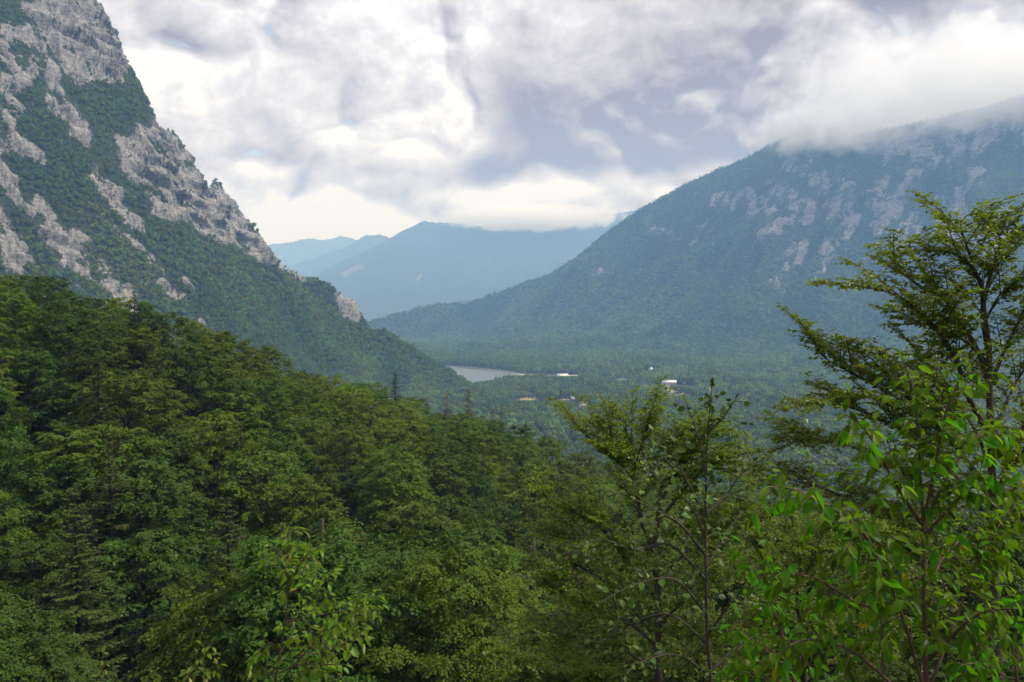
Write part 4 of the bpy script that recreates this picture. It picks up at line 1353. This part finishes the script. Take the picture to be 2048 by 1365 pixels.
def big_leaf(width, curl, fold, mats, two=False, petiole=0.12, serr=0.0):
    a = np.array([0, .10, .26, .46, .66, .84, 1.0])
    hw = np.array([0, .24, .43, .50, .42, .23, 0]) * width
    mid = np.stack([a, 0 * a, -curl * a ** 2], -1)
    sl = np.stack([a[1:6] - 0.03, hw[1:6], -curl * a[1:6] ** 2 + fold * hw[1:6]], -1)
    sr = sl * [1, -1, 1]
    V = np.vstack([mid, sl, sr]); V[:, 0] = petiole + V[:, 0] * (1 - petiole)
    Fq, Ft = [], [[0, 1, 7], [5, 6, 11], [0, 12, 1], [5, 16, 6]]
    for k in range(4):
        Fq.append([1 + k, 2 + k, 8 + k, 7 + k]); Fq.append([2 + k, 1 + k, 12 + k, 13 + k])
    V = np.vstack([V, [[0, 0.012, 0], [0, -0.012, 0], [petiole, -0.012, 0], [petiole, 0.012, 0]]])
    Fq.append([17, 18, 19, 20])
    Fq, Ft = np.array(Fq), np.array(Ft)
    if two:
        n = len(V)
        V = np.vstack([V, V - [0, 0, 0.018]])
        Q2 = Fq[:, ::-1] + n; T2 = Ft[:, ::-1] + n
        idx = [0] * len(Fq) + [1] * len(Q2) + [0] * len(Ft) + [1] * len(T2)
        return mesh_np('leaf_blade', V, [np.vstack([Fq, Q2]), np.vstack([Ft, T2])], mats, True, idx)
    return mesh_np('leaf_blade', V, [Fq, Ft], mats, True)

def sapling(name, label, stems, Y, seed, leafm, leaf, step, shoot, droop, spread=0.6, group=None, r0=0.016, barkm='stem_red', nmax=298, dens=0.13, fruit=0, uj=0.32):
    """stems: pixel polylines, the first one reaches down to the ground"""
    r = np.random.default_rng(seed)
    lines = []
    for l in stems:
        pts, dy = (l[0], l[1]) if isinstance(l, tuple) else (l, (0, 0))
        q = [at(px, py, Y + dy[0] + (dy[1] - dy[0]) * i / (len(pts) - 1)) for i, (px, py) in enumerate(pts)]
        lines.append(smooth_line(q, 0.06))
    b = lines[0][0]
    gz = float(h_near(b[0], b[1]))
    base = np.array([b[0], b[1], gz])
    root = empty(name, base, label, 'sapling', group)
    P, Dv, U, Ls = [], [], [], []
    own, brs = [], []
    twig = MB()
    for k, L in enumerate(lines):
        n_before = len(P)
        tube = L
        if L[0][2] > gz and (k == 0 or L[0][2] < at(1024, 1340, Y)[2]):
            tube = np.vstack([[L[0][0] * 0.6 + b[0] * 0.4, L[0][1] * 0.6 + b[1] * 0.4, gz - 0.15], L])
        mb = MB(); mb.tube(tube - base, np.linspace(r0 if k == 0 else r0 * 0.62, 0.0025, len(tube)), 7)
        brs.append(link('stem' if k == 0 else 'branch', mb.mesh('sapling_stem', [M[barkm]], True), root))
        s = np.concatenate([[0], np.cumsum(np.linalg.norm(np.diff(L, axis=0), axis=1))])
        tot = s[-1]
        leaf_strip(r, L, step, leaf, k, spread, droop, 0.22, P, Dv, U, Ls, 0.45 if k else 0.6)
        A = r.uniform(0, 6)
        for u in np.arange(tot * (0.18 if k else 0.25), tot * 0.97, dens):
            p = np.array([np.interp(u, s, L[:, c]) for c in range(3)])
            p2 = np.array([np.interp(min(tot, u + 0.05), s, L[:, c]) for c in range(3)])
            t = norm(p2 - p + 1e-6)
            A += 2.4
            lat = norm(np.cross(t, [math.cos(A), math.sin(A), 0.3]))
            d = norm(t * 0.5 + lat * 0.8 + np.array([0, 0, 0.12]))
            ln = shoot * r.uniform(0.5, 1.2) * (1.15 - 0.75 * u / tot)
            q = np.linspace(0, 1, 5)[:, None]
            br = p + d * q * ln + np.array([0, 0, -0.16]) * ln * q ** 2
            twig.tube(br - base, np.linspace(0.003, 0.0012, 5), 4)
            leaf_strip(r, br, step, leaf, r.integers(2), spread, droop, 0.22, P, Dv, U, Ls, 0.12)
        own += [np.full(len(a), k) for a in P[n_before:]]
    link('twigs', twig.mesh('sapling_twigs', [M[barkm]]), root)['kind'] = 'stuff'
    P, Dv, U, Ls, own = (np.concatenate(a) for a in (P, Dv, U, Ls, own))
    U = U + r.normal(0, uj, U.shape)
    px, py = project(P)
    inn = (px > -60) & (px < 2110) & (py > -40) & (py < 1420)
    P, Dv, U, Ls, own = P[inn] - base, Dv[inn], U[inn], Ls[inn], own[inn]
    sel = np.argsort(-(Ls / (P[:, 1] + base[1])))
    place_leaves([brs[i] for i in own[sel[:nmax]]], leafm, P[sel[:nmax]], Dv[sel[:nmax]], U[sel[:nmax]], Ls[sel[:nmax]])
    rest = sel[nmax:]
    if len(rest):
        mb = MB(); TV = np.array([v.co[:] for v in leafm[0].vertices]); 
        tris = np.array([list(p.vertices)[:3] for p in leafm[0].polygons] + [[p.vertices[0], p.vertices[2], p.vertices[3]] for p in leafm[0].polygons if len(p.vertices) == 4])
        scatter(mb, (TV, tris), P[rest], Dv[rest], U[rest], Ls[rest], Ls[rest])
        link('foliage', mb.mesh('sapling_foliage', [leafm[0].materials[0]]), root)['kind'] = 'stuff'
    if fruit:
        fm = hop_mesh()
        for i in r.choice(len(P), fruit, replace=False):
            o = link('fruit', fm, brs[own[i]], P[i] + [0, 0, -0.035]); o.rotation_euler = (r.normal(0, .25), r.normal(0, .25), r.uniform(0, 6))
            o.scale = (0.9, 0.9, r.uniform(0.8, 1.3))
    return len(P)

_hop = []
def hop_mesh():
    if _hop: return _hop[0]
    mb = MB()
    for k in range(6):                       # overlapping papery scales
        z = -k * 0.008
        n = 6
        A = np.arange(n) * 6.283 / n + k * 0.5
        rad = 0.010 * math.sin(math.pi * (k + 0.8) / 7)
        pos = np.stack([np.cos(A) * rad * 0.3, np.sin(A) * rad * 0.3, np.full(n, z)], -1)
        d = np.stack([np.cos(A) * rad * 90, np.sin(A) * rad * 90, np.full(n, -1.0)], -1)
        up = np.stack([np.cos(A), np.sin(A), np.full(n, 0.3)], -1)
        scatter(mb, T_RHOMB, pos, d, up, 0.018, 0.012)
    _hop.append(mb.mesh('hop_fruit', [M['fruit']]))
    return _hop[0]

# beech on the right, its limbs reaching left over the valley
nA_ = near_tree('beech_tree', 'large beech tree with dark forking limbs reaching over the valley', [(2000, 1480), (1990, 1250), (1986, 1050), (1982, 880), (1979, 780), (1978, 700), (1966, 610)],
    [([(1978, 700), (1968, 643), (1965, 582), (1948, 541), (1918, 511), (1871, 501), (1825, 500)], 11, 10.6, 0.05),
     ([(1980, 771), (1950, 690), (1918, 642), (1890, 600), (1850, 580), (1800, 545), (1748, 513)], 11, 11.4, 0.04),
     ([(1984, 880), (1935, 790), (1918, 734), (1881, 666), (1850, 636), (1813, 602), (1770, 582), (1700, 568)], 11, 10.2, 0.045),
     ([(1978, 730), (1931, 683), (1891, 663), (1847, 649), (1775, 650)], 11, 12, 0.035),
     ([(1968, 600), (1985, 535), (1995, 501), (2026, 461), (2046, 410)], 11, 11.2, 0.03),
     ([(1952, 548), (1931, 484), (1921, 444), (1948, 424)], 11, 10.6, 0.022),
     ([(1990, 520), (2000, 470), (1985, 440)], 11, 11.2, 0.012),
     ([(1979, 771), (2015, 690), (2055, 610), (2090, 560)], 11, 10.5, 0.035),
     ([(1984, 880), (2030, 770), (2080, 700)], 11, 11.8, 0.035),
     ([(1972, 640), (2000, 590), (2040, 560)], 11, 10.4, 0.02),
     ([(1990, 1010), (1900, 880), (1800, 800), (1700, 745), (1645, 712), (1622, 672)], 11, 10.4, 0.04),
     ([(1990, 990), (1880, 860), (1790, 770), (1740, 715), (1700, 690)], 11, 11.6, 0.035),
     ([(1990, 1050), (1860, 900), (1740, 830), (1640, 805), (1558, 822)], 11, 10.2, 0.04),
     ([(1990, 1120), (1850, 980), (1720, 900), (1620, 880), (1545, 900)], 11, 11.6, 0.035),
     ([(1992, 1180), (1830, 1060), (1680, 990), (1580, 960), (1500, 950)], 11, 12.2, 0.035),
     ([(1985, 950), (1950, 860), (1900, 790), (1860, 740), (1830, 690)], 11, 12.0, 0.03),
     ([(1986, 1000), (2030, 900), (2060, 820)], 11, 10.4, 0.03),
     ([(1990, 1150), (2040, 1050), (2080, 980)], 11, 10.4, 0.03),
     ([(1992, 1230), (1880, 1130), (1780, 1090), (1700, 1080)], 11, 11.5, 0.03),
     ([(1994, 1290), (1900, 1230), (1780, 1200), (1660, 1190)], 11, 12.0, 0.03)], 11.0, 501, 0.082, 'near beech trees', 0.095, 4.6)
nB_ = near_tree('beech_tree', 'slender many-stemmed beech in the middle with an open leaning crown', [(1325, 1420), (1313, 1311), (1317, 1208), (1309, 1105), (1315, 1045), (1322, 990)],
    [([(1309, 1105), (1281, 1037), (1270, 973), (1253, 939), (1214, 909), (1171, 870), (1131, 826)], 13, 12.6, 0.045),
     ([(1300, 1090), (1279, 1020), (1268, 913), (1250, 860), (1232, 818)], 13, 13.4, 0.04),
     ([(1315, 1054), (1326, 951), (1345, 890), (1358, 850)], 13, 13.6, 0.035),
     ([(1315, 1046), (1386, 960), (1450, 921), (1506, 904), (1545, 908)], 13, 12.6, 0.035),
     ([(1320, 1010), (1360, 930), (1410, 880), (1470, 862)], 13, 13.2, 0.025), ([(1268, 940), (1290, 870), (1310, 835)], 13, 12.8, 0.02),
     ([(1330, 960), (1400, 930), (1480, 955), (1530, 985)], 13, 13.8, 0.025),
     ([(1257, 1123), (1201, 1054), (1163, 1033), (1116, 1007), (1064, 981), (1030, 986)], 13, 12.2, 0.04),
     ([(1313, 1200), (1257, 1123), (1230, 1080)], 13, 12.8, 0.045),
     ([(1313, 1290), (1250, 1240), (1184, 1213), (1129, 1191), (1086, 1161), (1020, 1150)], 13, 12.0, 0.04),
     ([(1318, 1390), (1250, 1375), (1189, 1359), (1141, 1341), (1086, 1324), (985, 1300)], 13, 11.6, 0.045),
     ([(1312, 1150), (1240, 1090), (1150, 1080), (1060, 1060)], 13, 13.0, 0.025),
     ([(1268, 960), (1215, 870), (1190, 840)], 13, 12.8, 0.02),
     ([(1322, 1000), (1390, 900), (1440, 850)], 13, 13.6, 0.025),
     ([(1315, 1160), (1400, 1080), (1470, 1040), (1530, 1020)], 13, 12.6, 0.03),
     ([(1315, 1250), (1400, 1180), (1480, 1150)], 13, 12.4, 0.03),
     ([(1315, 1280), (1230, 1180), (1170, 1140), (1100, 1110)], 13, 13.6, 0.03),
     ([(1318, 1350), (1230, 1290), (1150, 1270), (1060, 1230)], 13, 13.4, 0.03),
     ([(1318, 1380), (1400, 1300), (1480, 1280)], 13, 12.4, 0.03)], 13.0, 502, 0.076, 'near beech trees', 0.10, 5)
nC_ = near_tree('beech_tree', 'low bushy beech filling the bottom between the two larger beeches', [(1620, 1500), (1610, 1380), (1600, 1250), (1590, 1150)],
    [([(1605, 1300), (1560, 1180), (1500, 1080), (1440, 1020)], 16, 15.4, 0.03), ([(1602, 1240), (1600, 1120), (1580, 1020)], 16, 16.2, 0.03),
     ([(1606, 1320), (1660, 1220), (1720, 1150), (1760, 1090)], 16, 15.4, 0.03), ([(1608, 1360), (1500, 1290), (1400, 1240), (1330, 1230)], 16, 15.2, 0.03),
     ([(1608, 1370), (1700, 1300), (1800, 1270)], 16, 15.2, 0.03), ([(1600, 1230), (1520, 1150), (1450, 1130)], 16, 16.4, 0.03),
     ([(1612, 1400), (1520, 1360), (1420, 1340)], 16, 15.0, 0.03), ([(1612, 1400), (1720, 1370), (1840, 1340)], 16, 15.0, 0.03),
     ([(1596, 1190), (1640, 1080), (1660, 1020)], 16, 16.5, 0.03)], 16.0, 503, 0.080, 'near beech trees', 0.11, 4)

LB = [big_leaf(w_, c_, f_, [M['big']]) for w_, c_, f_ in ((0.42, 0.15, 0.5), (0.46, 0.35, 0.35), (0.38, 0.5, 0.6), (0.44, 0.25, 0.2), (0.40, 0.62, 0.45))]
LW = [big_leaf(0.60, c_, 0.35, [M['white_top'], M['white_under']], True) for c_ in (0.05, 0.15, -0.08)]
LH = [big_leaf(0.43, c_, 0.4, [M['hop']]) for c_ in (0.12, 0.25, 0.38)]
n1_ = sapling('broadleaf_sapling', 'broad leaved bright green sapling with long drooping leaves below the large beech',
    [[(1855, 1400), (1850, 1300), (1848, 1172), (1846, 1048), (1839, 924), (1830, 800), (1803, 712)],
     ([(1846, 1048), (1864, 966), (1889, 833), (1915, 770), (1945, 715)], (0, -0.1)),
     ([(1843, 1363), (1798, 1214), (1752, 1115), (1700, 1040)], (-.1, -0.4)),
     ([(1842, 1048), (1790, 966), (1732, 862), (1692, 830)], (0, -0.3)),
     ([(1800, 1220), (1740, 1086), (1674, 1024), (1583, 978), (1537, 975)], (-.1, -0.5)),
     ([(1864, 1363), (1914, 1235), (1955, 1119), (2030, 1007)], (0, 0.3)),
     ([(1848, 1044), (1914, 924), (1976, 854), (2025, 858)], (0, 0.2)),
     ([(1850, 1070), (1955, 966), (2045, 957)], (0, -0.2)),
     ([(1858, 1320), (1955, 1230), (2060, 1218)], (0, -0.4)),
     ([(1772, 1390), (1765, 1300), (1761, 1214), (1757, 1131)], (0.1, 0.3)),
     ([(1795, 1225), (1715, 1206), (1637, 1160), (1562, 1144)], (-.1, -0.3)),
     ([(1850, 1180), (1900, 1100), (1960, 1060), (2010, 1080)], (0, 0.5)),
     ([(1780, 1365), (1700, 1300), (1610, 1280), (1540, 1320)], (0, -0.3))], 3.9, 601, LB, 0.100, 0.035, 0.32, 0.62, nmax=300, dens=0.047)
n2_ = sapling('whitebeam_sapling', 'upright sapling with grey green leaves pale underneath, before the slender beech',
    [[(1425, 1420), (1420, 1340), (1414, 1251), (1411, 1080), (1411, 994), (1416, 866), (1424, 770)],
     ([(1411, 1037), (1377, 969), (1343, 909), (1318, 870)], (0, -0.3)), ([(1412, 1029), (1450, 994), (1480, 951), (1520, 922)], (0, 0.2)),
     ([(1413, 960), (1400, 890), (1386, 844), (1372, 802)], (0, 0.1)), ([(1416, 866), (1446, 836), (1470, 800)], (0, 0)),
     ([(1411, 1110), (1360, 1050), (1290, 1010), (1230, 980)], (0, -0.5)), ([(1412, 1160), (1340, 1090), (1270, 1100), (1200, 1080), (1125, 1110)], (0, -0.5)),
     ([(1411, 1140), (1450, 1070), (1480, 1030)], (0, 0.3)), ([(1414, 1230), (1350, 1160), (1270, 1170), (1190, 1210)], (0, -0.4)),
     ([(1416, 1290), (1340, 1230), (1260, 1250), (1180, 1300)], (0, 0.3)), ([(1415, 1270), (1470, 1200), (1530, 1180)], (0, -0.3)),
     ([(1420, 1350), (1350, 1310), (1260, 1330)], (0, -0.3)), ([(1420, 1345), (1480, 1290), (1540, 1270)], (0, 0.2)), ([(1411, 1070), (1380, 1010), (1330, 970), (1290, 930)], (0, 0.4))],
    5.2, 602, LW, 0.068, 0.038, 0.27, 0.05, 0.55, r0=0.018, barkm='bark', dens=0.058, uj=0.9)
n3_ = sapling('hornbeam_sapling', 'young hop hornbeam with yellowish fruit clusters in front of the dark forest',
    [[(545, 1420), (550, 1365), (564, 1281), (570, 1249), (576, 1187), (574, 1080), (586, 1042)],
     ([(561, 1363), (617, 1299), (657, 1262), (697, 1227), (748, 1184)], (0, -0.2)), ([(575, 1243), (617, 1235), (671, 1225), (762, 1211)], (0, -0.3)),
     ([(577, 1182), (599, 1128), (636, 1094)], (0, 0)), ([(577, 1190), (620, 1165), (665, 1146)], (0, -0.1)), ([(575, 1126), (553, 1102), (537, 1088)], (0, 0)),
     ([(560, 1300), (535, 1285), (510, 1312)], (0, 0)), ([(600, 1310), (660, 1300), (730, 1260)], (0, 0.3)), ([(552, 1350), (600, 1330), (690, 1330)], (0, -0.2)), ([(552, 1360), (520, 1330), (505, 1345)], (0, 0))],
    5.0, 603, LH, 0.082, 0.036, 0.20, 0.30, r0=0.010, dens=0.05, fruit=26)
sapling('hornbeam_sapling', 'leaning hornbeam shoot with pale fruits at the bottom edge', [[(360, 1430), (372, 1365), (398, 1322), (422, 1284)], ([(372, 1365), (410, 1340), (440, 1330)], (0, 0))],
    5.0, 604, LH, 0.070, 0.04, 0.12, 0.28, r0=0.007, dens=0.04, fruit=8)
sapling('hornbeam_sapling', 'single short hornbeam tip poking up at the bottom edge', [[(198, 1430), (202, 1365), (206, 1308)]], 5.0, 605, LH, 0.06, 0.05, 0.07, 0.2, r0=0.006, dens=0.08, fruit=3)
sapling('broadleaf_sapling', 'bright green bush with thin pale stems between whitebeam and large sapling',
    [[(1600, 1430), (1587, 1363), (1550, 1230), (1500, 1123), (1482, 1085)], ([(1570, 1290), (1550, 1197), (1529, 1098)], (0, .1)), ([(1585, 1360), (1520, 1290), (1460, 1250)], (0, -.2)),
     ([(1588, 1370), (1610, 1270), (1625, 1190)], (0, .2)), ([(1590, 1380), (1520, 1350), (1450, 1340)], (0, -.1))], 4.6, 606, LB, 0.105, 0.040, 0.26, 0.55, r0=0.010, dens=0.055)
sapling('broadleaf_sapling', 'broad leaved shoots crowding the lower right corner', [[(2040, 1440), (2035, 1365), (2020, 1280), (1990, 1200)], ([(2036, 1370), (1970, 1330), (1920, 1330)], (0, -.2)),
     ([(2030, 1330), (2060, 1250), (2070, 1150)], (0, .2))], 4.2, 607, LB, 0.108, 0.040, 0.28, 0.55, r0=0.010, dens=0.055)

# print('COUNTS near', len(chosen), 'far', N_FAR, 'leaves', nA_, nB_, nC_, n1_, n2_, n3_)


# ------------------------------------------------------------------ air
m, g = new_mat('haze_air')
pv = g.n('ShaderNodeVolumePrincipled')
pv.inputs['Color'].default_value = (0.29, 0.53, 1.0, 1)
pv.inputs['Absorption Color'].default_value = (1, 1, 1, 1)
pv.inputs['Density'].default_value = 1.55e-4
pv.inputs['Anisotropy'].default_value = 0.0
g.link(pv.outputs[0], g.n('ShaderNodeOutputMaterial').inputs['Volume'])
m.cycles.homogeneous_volume = True
mb = MB(); mb.box((0, 0, 760), (31000, 31000, 1540))
tag(link('haze', mb.mesh('haze', [m])), 'thin bluish summer haze filling the valley air', 'haze', kind='stuff')


# ------------------------------------------------------------------ clouds that sit on the summits
def cloud(px, py, Y, rad, label, seed, dens, nscale, cut):
    c = at(px, py, Y)
    mb = MB()
    th, ph = np.meshgrid(np.linspace(0, math.pi, 13), np.arange(20) * math.pi / 10, indexing='ij')
    V = np.stack([np.sin(th) * np.cos(ph), np.sin(th) * np.sin(ph), np.cos(th)], -1)
    i = np.arange(12)[:, None] * 20; j = np.arange(20)[None, :]; k = (j + 1) % 20
    mb.add(V.reshape(-1, 3), np.stack([i + j, i + 20 + j, i + 20 + k, i + k], -1).reshape(-1, 4))
    m, g = new_mat('cloud_vapour')
    tc = g.n('ShaderNodeTexCoord').outputs['Object']
    r = g.v('LENGTH', tc)
    q = g.v('MULTIPLY', tc, (rad[0] / nscale, rad[1] / nscale, rad[2] / nscale))
    nz = g.noise(g.v('ADD', q, (seed * 3.7, seed * 1.3, seed * 2.1)), 1.0, 7, 0.64, dist=0.6)
    f = g.m('MULTIPLY_ADD', g.m('SUBTRACT', nz, 0.5), 4.6, g.m('MULTIPLY', g.m('SUBTRACT', 1.0, r), 1.9))
    f = g.m('MULTIPLY', g.step(g.m('SUBTRACT', f, cut), 0.0, 0.8), g.step(r, 1.0, 0.85))
    pv = g.n('ShaderNodeVolumePrincipled')
    pv.inputs['Color'].default_value = (0.88, 0.895, 0.95, 1)
    pv.inputs['Absorption Color'].default_value = (0.62, 0.68, 0.86, 1)
    pv.inputs['Anisotropy'].default_value = 0.2
    g.put(pv.inputs['Density'], g.m('MULTIPLY', f, dens))
    g.link(pv.outputs[0], g.n('ShaderNodeOutputMaterial').inputs['Volume'])
    o = link('cloud', mb.mesh('cloud', [m]), None, c)
    o.scale = rad
    return tag(o, label, 'cloud', kind='stuff')
cloud(2020, 172, 3350, (1300, 700, 345), 'thick grey white cloud resting on the right mountain summit', 4, 0.0045, 150, 0.26)
cloud(1640, 262, 3520, (430, 260, 150), 'torn wisps of cloud below the edge of the summit cloud', 2, 0.007, 80, 0.30)
cloud(1060, 436, 8700, (1300, 600, 180), 'long low cloud lying on the crest of the far range', 3, 0.008, 200, 0.16)
